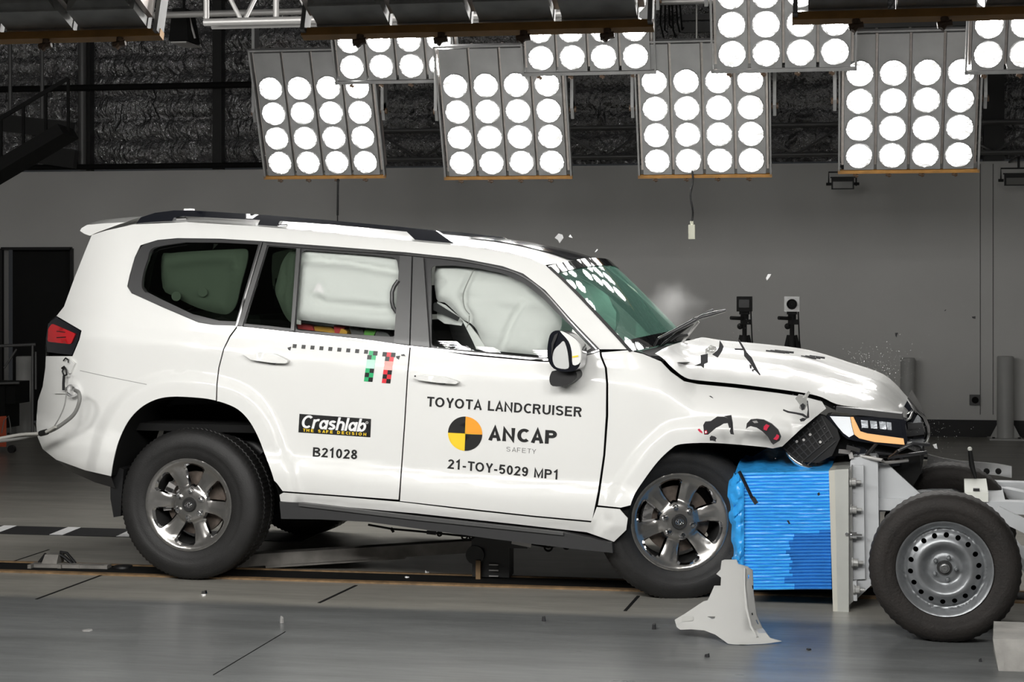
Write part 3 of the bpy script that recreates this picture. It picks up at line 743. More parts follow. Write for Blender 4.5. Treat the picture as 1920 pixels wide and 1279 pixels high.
# ------------------------------------------------------------------ tripod cameras
def tripod_cam(px, py, d, pale, label):
    c = D(px, py, d); r = empty('tripod_camera', (c.x, c.y, 0), 0, label, 'camera', 'tripod cameras behind the bonnet'); z = c.z
    sz = 0.103
    bo = MB().box((0, 0, z), (sz, 0.16, sz)).build('camera_body', mat('pale_camera', (0.38, 0.38, 0.38), 0.4) if pale else M['liner'], r, None)
    if pale:
        MB().lathe([(1e-3, -0.10), (0.024, -0.10), (0.032, -0.13), (0.036, -0.10), (0.036, -0.07)], (0, 0, z), 'Y', 20).build('camera_lens', M['liner'], bo, 40)
    else:
        MB().box((0, -0.082, z + 0.004), (0.07, 0.006, 0.055)).build('camera_back', M['black'], bo, None)
    h = MB()
    h.box((0, 0, z - 0.062), (0.07, 0.09, 0.02)); h.tube([(0, 0, z - 0.07), (0, 0, z - 0.14)], 0.028, 10); h.box((0.01, 0, z - 0.125), (0.075, 0.05, 0.035)); h.sphere((-0.03, 0, z - 0.155), 0.022)
    h.tube([(0, 0, z - 0.14), (0, 0, z - 0.55)], 0.016, 8)
    h.build('pan_head', M['liner'], r, 40)
    MB().tube([(-0.01, -0.03, z - 0.10), (-0.09, -0.10, z - 0.095)], 0.013, 8).build('pan_handle', M['liner'], r, 40)
    for k in range(3):
        t = 2 * math.pi * k / 3 + 0.5; ex = Vector((0.36 * math.cos(t), 0.36 * math.sin(t), 0.012))
        MB().tube([(0.02 * math.cos(t), 0.02 * math.sin(t), z - 0.22), ex.lerp(Vector((0, 0, z - 0.2)), 0.45), ex], [0.02, 0.016, 0.011], 8).build('leg', M['liner'], r, 60)
        MB().bar((0.0, 0, z - 0.45), ex.lerp(Vector((0, 0, z - 0.22)), 0.62), 0.012, 0.008).build('brace', M['liner'], r, None)
    MB().tube([(0.04, 0.03, z), (0.05, 0.06, z - 0.25), (0.09, 0.10, z - 0.6), (0.12, 0.2, 0.01)], 0.005, 5).build('camera_cable', M['black'], r, 60)
tripod_cam(1396, 570, 12.2, False, 'black camera on a tripod behind the bonnet, left of the pale one')
tripod_cam(1485, 570, 12.2, True, 'pale fronted camera with round lens on a black tripod')
# pale girts high on the foil wall and a bundle of cables hanging before them
gz = MB()
for py, hh in ((47, 0.10), (28, 0.06)):
    q = P(1500, py, YW - 0.22, PB); gz.box((4.4, q.y, q.z), (5.0, 0.08, hh))
struct(gz.build('trim_%d' % gi, M['dimtube'], smooth=None)); gi += 1
cb_ = empty('cable_bundle', D(1256, 40, 14.5), 0, 'bundle of dark cables dangling between the upper lamp banks', 'cable')
for k in range(6):
    x = (k - 2.5) * 0.022
    MB().tube([(x, 0.02 * (k % 3), 2.9), (x * 1.2, 0.02 * (k % 3), 0.3), (x * 1.6 + 0.01, 0.02 * (k % 3), -0.02 - 0.05 * (k % 2)), (x * 1.5 + 0.03, 0.02, -0.13 + 0.04 * (k % 3))], 0.008, 6).build('wire', M['liner'], cb_, 60)
# ================================================================== the white car (built in its own axes: X forward, Y towards the back wall)
car = empty('car', (0, 0, 0), CAR_RZ, 'white four wheel drive wagon with crushed front, lettered doors and deployed airbags', 'car')
YM = 0.965
REAR_ARCH = cr([(208, 893), (213, 862), (222, 828), (239, 792), (262, 766), (290, 750), (320, 744), (360, 745), (400, 750), (440, 764), (464, 785), (482, 815), (496, 850), (508, 882), (516, 908), (524, 936)], 4)
FRONT_ARCH = cr([(1151, 1017), (1175, 994), (1178, 964), (1188, 931), (1206, 902), (1233, 866), (1258, 842), (1276, 833), (1328, 830.5), (1387, 834), (1448, 840)], 4)
SHUT = [(1176, 655), (1205, 661), (1240, 674.5), (1259, 693), (1283, 711), (1308, 716.5), (1375, 723), (1457, 733), (1511, 741), (1543, 749), (1568, 764)]
ROOF_EDGE = [(172, 441), (200, 432), (250, 421), (350, 416.5), (480, 424), (600, 434), (700, 445), (800, 455), (880, 462), (940, 471), (985, 482), (1022, 497)]
APILLAR = [(1022, 497), (1060, 532), (1100, 573), (1140, 616), (1176, 655)]
belt_px = [(-40, 560), (246, 588), (450, 611), (840, 650), (1125, 664), (1240, 680), (1300, 716), (1400, 727), (1511, 742), (1568, 764), (1750, 790)]
BELT = [(lambda q: (q.x, q.z))(P(a, b, 0.0)) for a, b in belt_px]
def interp(tab, x):
    if x <= tab[0][0]: return tab[0][1]
    for (a, b), (c, d) in zip(tab, tab[1:]):
        if x <= c: return b + (d - b) * (x - a) / (c - a)
    return tab[-1][1]
def pch(tab, x):      # smooth monotone cubic through a table
    n = len(tab)
    if x <= tab[0][0]: return tab[0][1]
    if x >= tab[-1][0]: return tab[-1][1]
    h = [tab[i + 1][0] - tab[i][0] for i in range(n - 1)]
    s = [(tab[i + 1][1] - tab[i][1]) / h[i] for i in range(n - 1)]
    m = [s[0]] + [0 if s[i - 1] * s[i] <= 0 else 2 * s[i - 1] * s[i] / (s[i - 1] + s[i]) for i in range(1, n - 1)] + [s[-1]]
    for i in range(n - 1):
        if x <= tab[i + 1][0]:
            t = (x - tab[i][0]) / h[i]
            return (tab[i][1] * (1 + 2 * t) * (1 - t) ** 2 + h[i] * m[i] * t * (1 - t) ** 2 + tab[i + 1][1] * t * t * (3 - 2 * t) - h[i] * m[i + 1] * t * t * (1 - t))
PROF = [(-1.15, 0.10), (-0.98, 0.03), (-0.885, -0.008), (-0.82, -0.036), (-0.74, -0.046), (-0.685, -0.036), (-0.63, -0.018), (-0.50, -0.021), (-0.33, -0.026), (-0.22, -0.031), (-0.15, -0.034), (-0.10, -0.022), (-0.05, -0.008), (0.0, 0.0), (0.03, 0.008), (0.40, 0.122), (0.50, 0.165), (0.57, 0.225), (0.64, 0.32)]
def sstep(t):
    t = max(0.0, min(1.0, t)); return t * t * (3 - 2 * t)
def gY(X, Z, px, py):
    h = Z - interp(BELT, X)
    y = pch(PROF, h)
    wf = sstep((X - 2.35) / 0.35)          # bonnet side: shoulder rolls inward below the shut line
    if wf > 0:
        yf = -0.030 + 0.13 * max(0, (h + 0.20) / 0.20) ** 2.2 if h > -0.20 else -0.030 + 0.02 * sstep((-h - 0.2) / 0.3)
        y = y * (1 - wf) + yf * wf
    if X < -0.42: y += 0.85 * (-0.42 - X) ** 2
    if X > 2.9: y += 0.20 * (X - 2.9) ** 2
    if py > 700:
        for arch in (REAR_ARCH, FRONT_ARCH):
            if arch[0][0] - 80 < px < arch[-1][0] + 80:
                d = line_d((px, py), arch)
                y -= 0.034 * (1 - sstep((d - 24) / 26.0))
    return y
def S(px, py, off=0.0):
    y = 0.0
    for k in range(18):
        X, d = solve(px, y, PC); Z = HC - (py - YH) * d / F
        y = 0.4 * y + 0.6 * gY(X, Z, px, py)
    q = P(px, py, y); q.y -= off
    return q
def mir(p): return Vector((p[0], 2 * YM - p[1], p[2]))
def smoothn(o, nr):
    me = o.data; n = len(nr); out = [tuple(q) for q in nr] + [tuple(-q) for q in nr] + [(0, 0, 1)] * (len(me.vertices) - 2 * n)
    for pl in me.polygons:
        if min(pl.vertices) >= 2 * n:
            for i in pl.vertices: out[i] = tuple(pl.normal)
    me.normals_split_custom_set_from_vertices(out)
def cpanel(name, outer, m, holes=(), off=0.0, step=12, thick=0.007, parent=None, both=True, far_name=None, dstep=7):
    par = parent or car
    out = dens(outer, dstep); hs = [dens(h, dstep) for h in holes]
    extra = []; av = None
    if m == M['paint'] and thick == 0.007 and off == 0.0 and step >= 12:
        for arch in (REAR_ARCH, FRONT_ARCH):
            al = dens(arch, 7, False)
            for dd in (20, 26, 31, 36, 41, 46, 52):
                for i in range(1, len(al) - 1):
                    tx, ty = al[i + 1][0] - al[i - 1][0], al[i + 1][1] - al[i - 1][1]; ln_ = math.hypot(tx, ty)
                    q = (al[i][0] + ty / ln_ * dd, al[i][1] - tx / ln_ * dd)
                    if inside(q, out) and line_d(q, out, True) > 3.0 and line_d(q, arch) > dd - 1.0: extra.append(q)
        av = lambda q: any(a_[0][0] - 60 < q[0] < a_[-1][0] + 60 and 14 < line_d(q, a_) < 58 for a_ in (REAR_ARCH, FRONT_ARCH)) if q[1] > 690 else False
    v, f = cdt(out, hs, step, extra, av)
    cache = {i: S(p[0], p[1], off) for i, p in enumerate(v)}
    look = {p: cache[i] for i, p in enumerate(v)}
    o = sheet(name, v, f, lambda p: look[p], m, par, thick)
    nr = None
    if m in (M['paint'], M['trim'], M['pillar'], M['gloss'], M['glass_side'], M['glass_dark']) and par == car:
        nr = []
        for p in v:
            q = S(p[0], p[1]); n_ = (S(p[0] + 2.0, p[1]) - q).cross(S(p[0], p[1] + 2.0) - q).normalized()
            nr.append(n_ if n_.y < 0 else -n_)
        smoothn(o, nr)
    if both:
        o2 = sheet(far_name or name, v, f, lambda p: mir(look[p]), m, far_par(par), thick, (0, -1, 0), (0, 1, 0))
        if nr: smoothn(o2, [Vector((q.x, -q.y, q.z)) for q in nr])
    return o
FARP = {}
def far_par(p): return FARP.get(p.name, p if p == car else car)
def shrink(pl, d):
    """pull a closed outline inward by d pixels"""
    n = len(pl); out = []
    area = sum(pl[i][0] * pl[(i + 1) % n][1] - pl[(i + 1) % n][0] * pl[i][1] for i in range(n))
    sg = 1 if area > 0 else -1
    for i in range(n):
        a, b, c = Vector(pl[i - 1]), Vector(pl[i]), Vector(pl[(i + 1) % n])
        e1 = (b - a); e2 = (c - b)
        if e1.length < 1e-6: e1 = e2
        if e2.length < 1e-6: e2 = e1
        n1 = Vector((-e1.y, e1.x)).normalized() * sg; n2 = Vector((-e2.y, e2.x)).normalized() * sg
        nn = (n1 + n2)
        if nn.length < 1e-3: nn = n1
        nn.normalize(); k = max(0.5, nn.dot(n1))
        q = b + nn * (d / k); out.append((q.x, q.y))
    return out
# ---- outlines, traced
# daylight opening (black band holding every side window)
DLO = cr([(238, 537), (243, 515), (252, 483), (263, 462)], 4) + cr([(263, 460), (295, 450), (332, 446.5), (412, 447.5), (489, 452), (620, 462), (760, 473), (864, 484), (942, 499), (981, 513), (1022, 544), (1072, 600), (1124, 655)], 4)[1:] + [(1091, 666.5), (1040, 676), (1020, 676.5), (882, 664), (760, 650), (675, 635), (545, 622), (444, 611), (399, 609.5)] + cr([(372, 605), (306, 577), (246, 550), (238, 537)], 4)[:-1]
# quarter panel with bumper
gapQ = [(444, 611), (430, 630), (418, 655), (409, 690), (405.5, 720), (405, 751)]
quarter = ROOF_EDGE[:5] + [(489, 425), (489, 452)] + [(412, 447.5), (332, 446.5), (295, 450), (263, 460), (252, 483), (243, 515), (238, 537), (246, 550), (306, 577), (372, 605), (399, 609.5), (444, 611)] + gapQ[1:-1]
ra = [p for p in REAR_ARCH if p[0] <= 404]
quarter += [(404.5, 751)] + list(reversed(ra)) + [(160, 882), (105, 862), (80, 842), (70, 818), (68, 795), (71, 752), (80, 725), (85, 690), (86, 668), (136, 668), (149, 637), (153, 620), (106, 592.5), (120, 575), (140, 520), (160, 470)]
roofband = ROOF_EDGE[4:] + APILLAR[1:] + [(1125, 655)] + [(1072, 600), (1022, 544), (981, 513), (942, 499), (864, 484), (760, 473), (620, 462), (489, 452), (489, 425)]
body = cpanel('quarter_panel', quarter, M['paint'], step=13)
rb = cpanel('roof_side', roofband[1:], M['paint'], step=12)
ra2 = [p for p in REAR_ARCH if p[0] > 406]
rdoor = [(446, 613), (545, 624), (675, 637), (768, 648.5), (763, 700), (757, 800), (750, 900), (747, 937), (640, 929), (530, 921), (519, 906)] + list(reversed(ra2[:-5])) + [(407, 752.5), (408, 720), (411.5, 690), (420.5, 655), (432, 632)]
rear_door = cpanel('rear_door', rdoor, M['paint'], step=12)
gapF = [(1126, 668), (1135, 690), (1137.5, 720), (1137, 780), (1132, 854), (1122, 922), (1111, 977)]
fdoor = [(770.5, 649), (882, 667), (1020, 679), (1040, 679), (1091, 669.5), (1124, 660)] + [(a - 1.2, b) for a, b in gapF] + [(1000, 967), (870, 953), (750, 939.5), (752.5, 900), (759.5, 800), (765.5, 700)]
front_door = cpanel('front_door', fdoor, M['paint'], step=12)
FARP.update({})
sill = [(531, 924), (640, 932), (750, 941.5), (870, 956), (1000, 970), (1108, 980), (1119, 951), (1162, 955), (1177, 972), (1174, 994), (1151, 1016), (1100, 998), (968, 983), (782, 963), (640, 950), (526, 940), (524, 928)]
cpanel('sill', sill, M['paint'], step=10)
fa = [p for p in FRONT_ARCH if p[1] < 955]
fend_top = [(1128, 661), (1176, 657), (1205, 664), (1239, 678), (1257, 697), (1282, 715), (1308, 720.5), (1375, 727), (1457, 737), (1511, 745), (1541, 753), (1549, 766), (1536, 776), (1500, 806), (1467, 837), (1449, 841)]
fender = fend_top + list(reversed(fa))[1:] + [(1164, 952), (1121, 947.5), (1125.5, 922), (1135, 854), (1140.5, 780), (1140.5, 720), (1138, 690), (1129, 668)]
cpanel('front_fender', fender, M['paint'], step=12)
# dark shell just inside the panels, so that the shut lines read dark
shell = ROOF_EDGE[1:] + APILLAR[1:] + [(1205, 663), (1238, 680), (1257, 699), (1283, 717), (1308, 722), (1375, 729), (1457, 739), (1511, 747), (1538, 756), (1500, 800), (1462, 836)] + [(p[0], p[1] - 4) for p in reversed(FRONT_ARCH[1:])] + [(1150, 1010), (968, 979), (782, 959), (640, 946), (530, 936)] + [(p[0], p[1] - 4) for p in reversed(REAR_ARCH[:-1])] + [(160, 876), (110, 856), (88, 838), (78, 815), (77, 795), (80, 755), (90, 720), (94, 600), (120, 590), (146, 520), (168, 465)]
dl_in = [(273, 545), (281, 500), (292, 466), (346, 456), (489, 459), (620, 468), (760, 480), (860, 492), (940, 506), (978, 520), (1015, 552), (1060, 602), (1105, 652), (1020, 668), (882, 655), (760, 642), (545, 616), (440, 604), (400, 601), (358, 590)]
cpanel('inner_shell', shell, M['liner'], holes=[dl_in], off=-0.040, step=12, thick=0.004)
# ---- windows and trim
quarter_glass = cr([(267, 537), (270, 512), (277, 487), (287, 466)], 4) + [(295, 463), (346, 454.6), (412, 455), (483, 458.5)] + [(441, 603), (409, 601.5), (359, 589), (300, 561), (275, 548)]
fixed_glass = [(502, 462), (554, 466), (544, 616), (500, 611), (457, 607)]
rear_glass = round_poly([(564, 469), (700, 479), (743, 484), (748, 520), (741, 632), (640, 626), (552, 619)], 9, 4)
front_glass = round_poly([(807, 499), (850, 498), (890, 502.5), (942, 513), (981, 530), (1020, 562), (1046, 589.5), (1072, 614), (1108, 652), (1020, 672), (882, 658.5), (808, 650)], 8, 4)
cpanel('window_surround', shrink(DLO, 0.5), M['trim'], holes=[quarter_glass, fixed_glass, rear_glass, front_glass], off=-0.010, step=11, thick=0.012)
cpanel('quarter_window', quarter_glass, M['glass_dark'], off=-0.016, step=20, thick=0.003)
cpanel('fixed_window', fixed_glass, M['glass_dark'], off=-0.016, step=20, thick=0.003, parent=car)
cpanel('rear_door_window', rear_glass, M['glass_side'], off=-0.016, step=20, thick=0.003)
cpanel('front_door_window', front_glass, M['glass_side'], off=-0.016, step=20, thick=0.003)
def strip(name, line, wpx, m, off=0.0, both=True, thick=0.006, parent=None):
    L = [Vector(p) for p in line]; up, dn = [], []
    ws = wpx if isinstance(wpx, (list, tuple)) else [wpx] * len(L)
    for i, p in enumerate(L):
        d = (L[min(i + 1, len(L) - 1)] - L[max(i - 1, 0)]).normalized(); n = Vector((-d.y, d.x)) * ws[i] / 2
        up.append((p.x + n.x, p.y + n.y)); dn.append((p.x - n.x, p.y - n.y))
    return cpanel(name, up + dn[::-1], m, off=off, step=40, thick=thick, both=both, parent=parent, dstep=12)
# chrome edge of the quarter glass, belt moulding, door frame line, dividers
strip('chrome_edge', cr([(275, 548), (268, 537), (271, 512), (279, 487), (290, 465.5), (346, 455)], 5), [1.2] + [3.2] * 20 + [1.4] * 5, M['chrome'], 0.004)
strip('chrome_edge', [(491, 454), (468, 532), (444, 611)], 3.0, M['brush'], 0.006)
strip('pillar_cover', [(498, 456), (474, 534), (450, 611)], 8.5, M['pillar'], 0.002)
strip('window_divider', [(560, 466), (548.5, 620)], 6.5, M['pillar'], 0.004)
strip('belt_moulding', [(446, 613.5), (545, 624), (675, 637), (760, 649), (882, 662), (1020, 674.5), (1044, 674)], 3.4, M['brush'], 0.006)
strip('belt_moulding', [(1091, 667), (1124, 656.5)], 3.0, M['brush'], 0.006)
strip('frame_moulding', cr([(500, 458.5), (620, 467), (760, 477), (864, 488.5), (942, 504), (981, 518.5), (1022, 549), (1072, 605), (1119, 655)], 5), 2.6, M['brush'], 0.006)
cpanel('pillar_cover', [(751, 479), (773, 481), (768.5, 646.5), (739.5, 643)], M['pillar'], off=0.012, step=8, thick=0.012)
cpanel('pillar_cover', [(776, 481.5), (795, 484), (806.5, 651), (771, 647)], M['pillar'], off=0.012, step=8, thick=0.012)
# sail panel by the mirror
cpanel('sail_panel', [(1073, 617), (1108, 653), (1092, 662), (1066, 660)], M['paint'], off=-0.004, step=20, thick=0.004)
# ---- inner trim of the rear arch, wheel housings
def housing(arch, y1, name):
    rows = []
    pts = [S(*p) for p in arch]
    for t in (0.004, 0.05, 0.15, y1):
        rows.append([p + Vector((0, t, 0)) for p in pts])
    b = MB().grid(rows); b.build(name, M['liner'], car, 60)
    b2 = MB().grid([[mir(p) for p in r] for r in rows]); b2.build(name, M['liner'], car, 60)
    prism(name, [(q.x, q.z) for q in pts], lambda p: Vector((p[0], y1, p[1])), M['liner'], car, 0.01)
    prism(name, [(q.x, q.z) for q in pts], lambda p: Vector((p[0], 2 * YM - y1 - 0.01, p[1])), M['liner'], car, 0.01)
housing(REAR_ARCH, 0.48, 'wheel_housing')
housing(FRONT_ARCH, 0.42, 'wheel_housing')
# ---- roof: loft between the two roof edges
def loft(rowsA, fn_c, nt=22):
    """rowsA: near edge points; mirrored far edge; fn_c(i, t) gives an offset"""
    rows = []
    for i, a in enumerate(rowsA):
        b_ = mir(a); row = []
        for k in range(nt + 1):
            t = k / nt; q = a.lerp(b_, t) + Vector(fn_c(i, t)); row.append(q)
        rows.append(row)
    return rows
re_ = [S(*p) for p in cr(ROOF_EDGE[1:], 4)]
NR = len(re_) - 1
def roof_c(i, t):
    s = i / NR; a = abs(2 * t - 1)
    rise = (0.040 + 0.010 * math.sin(math.pi * s)) * (1 - a ** 2.6)
    fx = 0.11 * sstep((s - 0.8) / 0.2) * (1 - a ** 2)
    rx = -0.06 * (1 - sstep(s / 0.12)) * (1 - a ** 2)
    rise *= 1 - 0.45 * sstep((s - 0.8) / 0.2)
    return (fx + rx, 0, rise)
roof = MB().grid(loft(re_, roof_c, 28)).build('roof', M['paint'], car, 180); fixn(roof)
# dark glass sunroof panel set on the front part of the roof
sr_rows = loft(re_[26:40], lambda i, t: roof_c(i + 26, t), 28)
sg = MB().grid([[q + Vector((0, 0, 0.006)) for q in r[6:23]] for r in sr_rows]).build('roof_glass', M['gloss'], car, 180)
# ---- windscreen
ap = [S(*p) for p in cr([(1027, 500.5), (1062, 533), (1102, 574), (1142, 617), (1182, 661)], 4)]
NA = len(ap) - 1
def ws_c(i, t):
    s = i / NA; a = abs(2 * t - 1)
    return (0.105 * (1 - a ** 2.2) * (1 - 0.1 * s), 0, 0.050 * (1 - a ** 2.4) * (1 - s * 0.6))
wsr = loft(ap, ws_c, 26)
fixn(MB().grid(wsr).build('windscreen', M['glass_ws'], car, 180))
# black frit band along the top, bottom and sides
for nm, rr in (('windscreen_band', [[q + Vector((0.003, 0, 0.004)) for q in r] for r in wsr[:3]]), ('windscreen_band', [[q + Vector((0.003, 0, 0.004)) for q in r] for r in wsr[-3:]])):
    MB().grid(rr).build(nm, M['frit'], car, 180)
MB().grid([[q + Vector((0.003, 0, 0.004)) for q in r[-2:]] for r in wsr]).build('windscreen_band', M['frit'], car, 180)
MB().grid([[q + Vector((0.002, -0.003, 0.003)) for q in (r[0] + Vector((-0.006, -0.008, 0)), r[0] + Vector((0.012, 0.014, 0)))] for r in wsr]).build('windscreen_seal', M['black'], car, 180)
# sensor pod and mirror stalk at the top of the windscreen
q = wsr[2][13]
# ---- cowl below the windscreen
wl_ = wsr[-1][2:-2]
cw_rows = [[p + Vector((0.0, 0, -0.004)) for p in wl_], [p + Vector((0.06, 0, -0.045)) for p in wl_], [p + Vector((0.22, 0, -0.065)) for p in wl_]]
MB().grid(cw_rows).build('cowl', M['liner'], car, 180)
# ---- bonnet
hn = cr([(1228, 663), (1243, 672), (1261, 690), (1284, 707.5), (1308, 713), (1375, 719.5), (1457, 729.5), (1511, 737.5), (1541, 745), (1569, 758), (1612, 764.5), (1648, 769), (1671, 771.5)], 3)
def hood_edge(p):
    q = S(p[0], p[1]); 
    return q
he = []
for p in hn:
    if p[0] <= 1545: he.append(S(*p))
    else:
        y = S(1545, 746).y + 0.20 * ((p[0] - 1545) / 126.0) ** 1.8
        he.append(P(p[0], p[1], y))
NH = len(he) - 1
SIL = [(lambda q: (q.x, q.z))(P(a_, b_, 1.15)) for a_, b_ in ((1268, 633), (1290, 634), (1354, 641), (1430, 650), (1500, 659), (1551, 671), (1606, 686), (1660, 706), (1687, 729), (1701, 746))]
XC = P(1700, 745, 1.0).x
def hood_c(i, t):
    s = i / NH; a = abs(2 * t - 1); e = he[i]
    fx = (XC - he[-1].x) * sstep((s - 0.45) / 0.55) * (1 - a ** 2)
    fx += 0.05 * (1 - sstep(s / 0.12)) * (1 - a ** 2)
    xc = e.x + (XC - he[-1].x) * sstep((s - 0.45) / 0.55) + 0.05 * (1 - sstep(s / 0.12))
    crown = pch(SIL, xc) - e.z
    rise = crown * (1 - a ** 3.2)
    vall = 0.016 * math.exp(-((a - 0.50) / 0.10) ** 2) - 0.020 * math.exp(-((a - 0.68) / 0.07) ** 2) - 0.012 * (1 - sstep(a / 0.40))
    rise += vall * sstep(s / 0.25) * (1 - 0.6 * sstep((s - 0.75) / 0.25))
    rise += 0.005 * math.sin(s * 13 + a * 3) * sstep(s / 0.2) * (1 - a ** 4)
    return (fx, 0, rise)
hr = loft(he, hood_c, 44)
# rolled front lip
last = hr[-1]
hr.append([q + Vector((0.035, 0, -0.035)) for q in last]); hr.append([q + Vector((0.03, 0, -0.075)) for q in last])
hood = MB().grid(hr).build('bonnet', M['paint'], car, 180); fixn(hood)
MB().grid([[q + Vector((0.002, 0.03, -0.035)) for q in r[:4]] for r in hr[12:-2]]).build('bonnet_inner', M['liner'], car, 180)
# torn vents on the bonnet top
for px, py, l in ((1452, 668, 0.10), (1512, 679, 0.08)):
    q = P(px, py, 0.75)
    best = min((v for r in hr for v in r), key=lambda v: (v - q).length)
    tv = MB()
    for k in range(3): tv.bar(best + Vector((-l / 2 + 0.02 * k, 0.03 * k, 0.008)), best + Vector((l / 2 + 0.02 * k, 0.03 * k, -0.002)), 0.012, 0.010)
    tv.build('bonnet_tear', M['black'], car, None)
# ---- tail: rear face between both rear corners
tl_ = [S(*p) for p in cr([(172, 441), (160, 470), (140, 520), (120, 575), (106, 592), (92, 606), (86, 640), (86, 668), (85, 690), (80, 725), (71, 752), (68, 795), (70, 818), (80, 842)], 3)]
tf = loft(tl_, lambda i, t: (-0.13 * (1 - abs(2 * t - 1) ** 2.5), 0, 0), 20)
fixn(MB().grid(tf).build('tailgate', M['paint'], car, 180))
MB().grid([[q + Vector((0.02, 0, 0)) for q in r] for r in tf]).build('tail_lining', M['liner'], car, 180)
# lower bumper tuck, grey black
bl = [S(*p) for p in [(80, 842), (105, 862), (160, 882), (208, 893)]]
lo_ = [Vector((q.x, q.y + 0.05, q.z - 0.07)) + Vector((0.10 * (1 - i / 3), 0, 0)) for i, q in enumerate(bl)]
fixn(MB().grid([bl, lo_]).build('bumper_valance', M['trim'], car, 180))
fixn(MB().grid([[mir(q) for q in bl], [mir(q) for q in lo_]]).build('bumper_valance', M['trim'], car, 180))
# spoiler
sp_near = [S(*p) for p in [(226, 421.5), (200, 429), (178, 441)]]
spo = []
prof_sp = [(239, 417), (200, 419), (166, 422), (156, 428), (153.5, 433), (160, 438), (172, 442.5), (183, 437), (226, 421)]
pts = [P(a, b, 0.27) for a, b in prof_sp]
rows = []
for k in range(15):
    t = k / 14; y = 0.25 + (2 * YM - 0.50) * t; a = abs(2 * t - 1)
    rows.append([Vector((q.x - 0.06 * (1 - a * a), y, q.z + 0.055 * (1 - a ** 2.4))) for q in pts])
sb = MB().grid(rows, close=True); n0 = len(pts)
sb.f.append(tuple(range(n0))); sb.f.append(tuple(len(sb.v) - n0 + k for k in reversed(range(n0))))
fixn(sb.build('spoiler', M['paint'], car, 50))
# ---- tail lamps
tl_out = [(105.5, 594.5), (151, 620.5), (147, 637.5), (135, 666), (88.5, 660), (86.5, 635), (90.5, 607)]
lamp = cpanel('tail_lamp', tl_out, M['gloss'], off=0.002, step=12, thick=0.02)
cpanel('red_lens', round_poly([(99, 606.5), (143, 625.5), (134.5, 645.5), (90.5, 640.5), (92, 616)], 4, 3), M['redlens'], off=0.010, step=12, thick=0.01, parent=lamp)
strip('lens_line', [(108, 621), (124, 623)], 1.2, M['black'], 0.013, parent=lamp)
strip('lens_line', [(108, 633), (125, 632)], 1.6, M['black'], 0.013, parent=lamp)
# thin seam of the rear bumper and the arch flare lines
strip('bumper_seam', [(150, 695), (200, 706), (275, 721)], 1.0, M['seam'], 0.0012, thick=0.002)
# ---- roof rails
rail_out = [(254, 420.5), (264, 407.5), (291, 399), (326, 394.6), (360, 394.6), (487.5, 402.3), (618, 413), (755.6, 425.8), (817, 432.8), (845, 452), (859, 460.5), (780, 451.5), (762.5, 434.5), (618, 421), (525, 414.6), (518.5, 425.5), (482, 424.5), (487.5, 412.7), (343, 405.5), (326, 408), (321, 418)]
def raily(x): return 0.235
ro_ = dens(rail_out, 14)
for fn, back in ((lambda p: P(p[0], p[1], 0.235), (0, 1, 0)), (lambda p: mir(P(p[0], p[1], 0.235)), (0, -1, 0))):
    o = prism('roof_rail', ro_, fn, M['gloss'], car, 0.05, back)
# tie-down bits under the rail
for px, py in ((336, 410), (524, 424)):
    MB().tube([P(px - 5, py, 0.25), P(px + 14, py - 1, 0.25)], 0.008, 8).build('rail_clamp', M['chrome'], car, 60)
MB().box(P(355, 393.5, 0.26), (0.05, 0.03, 0.012)).build('roof_marker', M['white'], car, None)
# ---- door handles
def handle(pts_px, par):
    v = round_poly(pts_px, 4, 3)
    h = cpanel('door_handle', v, M['paint'], off=0.042, step=10, thick=0.036, parent=par)
    return h
handle([(460, 662), (475, 660), (520, 663), (545, 675), (543, 681), (515, 680), (475, 674)], rear_door)
handle([(777, 706), (792, 702.5), (840, 707), (864, 715), (860, 719.5), (825, 717), (788, 712)], front_door)
cpanel('handle_recess', [(483, 674), (522, 680), (517, 683), (487, 677)], M['trim'], off=0.02, step=20, thick=0.012, parent=rear_door)
cpanel('handle_recess', [(801, 712.5), (838, 717.5), (836, 720), (803, 715)], M['trim'], off=0.02, step=20, thick=0.012, parent=front_door)
o = cpanel('keyhole', [(783 + 1.6 * math.cos(k), 704.5 + 1.6 * math.sin(k)) for k in [i * 0.785 for i in range(8)]], M['dark'], off=0.0445, step=9, thick=0.004, parent=front_door, both=False)
# ---- mud flap
prism('mud_flap', [(212, 873), (207, 902), (207, 935), (213, 970), (226, 968), (228, 930), (232, 880)], lambda p: P(p[0], p[1], 0.02), M['black'], car, 0.22)
# ---- side step
st_t = [(524, 941), (560, 943), (786, 969.5), (1056, 999), (1147, 1018)]
st_b = [(527, 973), (600, 974), (692, 979), (918, 1010), (1071, 1029), (1149, 1037)]
prism('side_step', st_t + st_b[::-1], lambda p: P(p[0], p[1], -0.055 + 0.0015 * max(0, 20 - abs(p[1] - 0)) ), M['trim'], car, 0.14)
prism('side_step', st_t + st_b[::-1], lambda p: mir(P(p[0], p[1], -0.055)), M['trim'], car, 0.14, (0, -1, 0))
prism('step_tread', [(560, 943), (786, 969), (1056, 998.5), (1056, 1004), (786, 976), (560, 949)], lambda p: P(p[0], p[1], -0.068), M['pillar'], car, 0.02)
# underbody
ub = MB()
zb = P(800, 962, 0.1).z
q0, q1 = P(150, 880, 0.2), P(1450, 985, 0.3)
ub.hexa([(q0.x, 0.12, q0.z), (q1.x - 0.35, 0.12, q1.z - 0.10), (q1.x - 0.35, 0.12, q1.z + 0.2), (q0.x, 0.12, q0.z + 0.25)], [(q0.x, 1.81, q0.z), (q1.x - 0.35, 1.81, q1.z - 0.10), (q1.x - 0.35, 1.81, q1.z + 0.2), (q0.x, 1.81, q0.z + 0.25)])
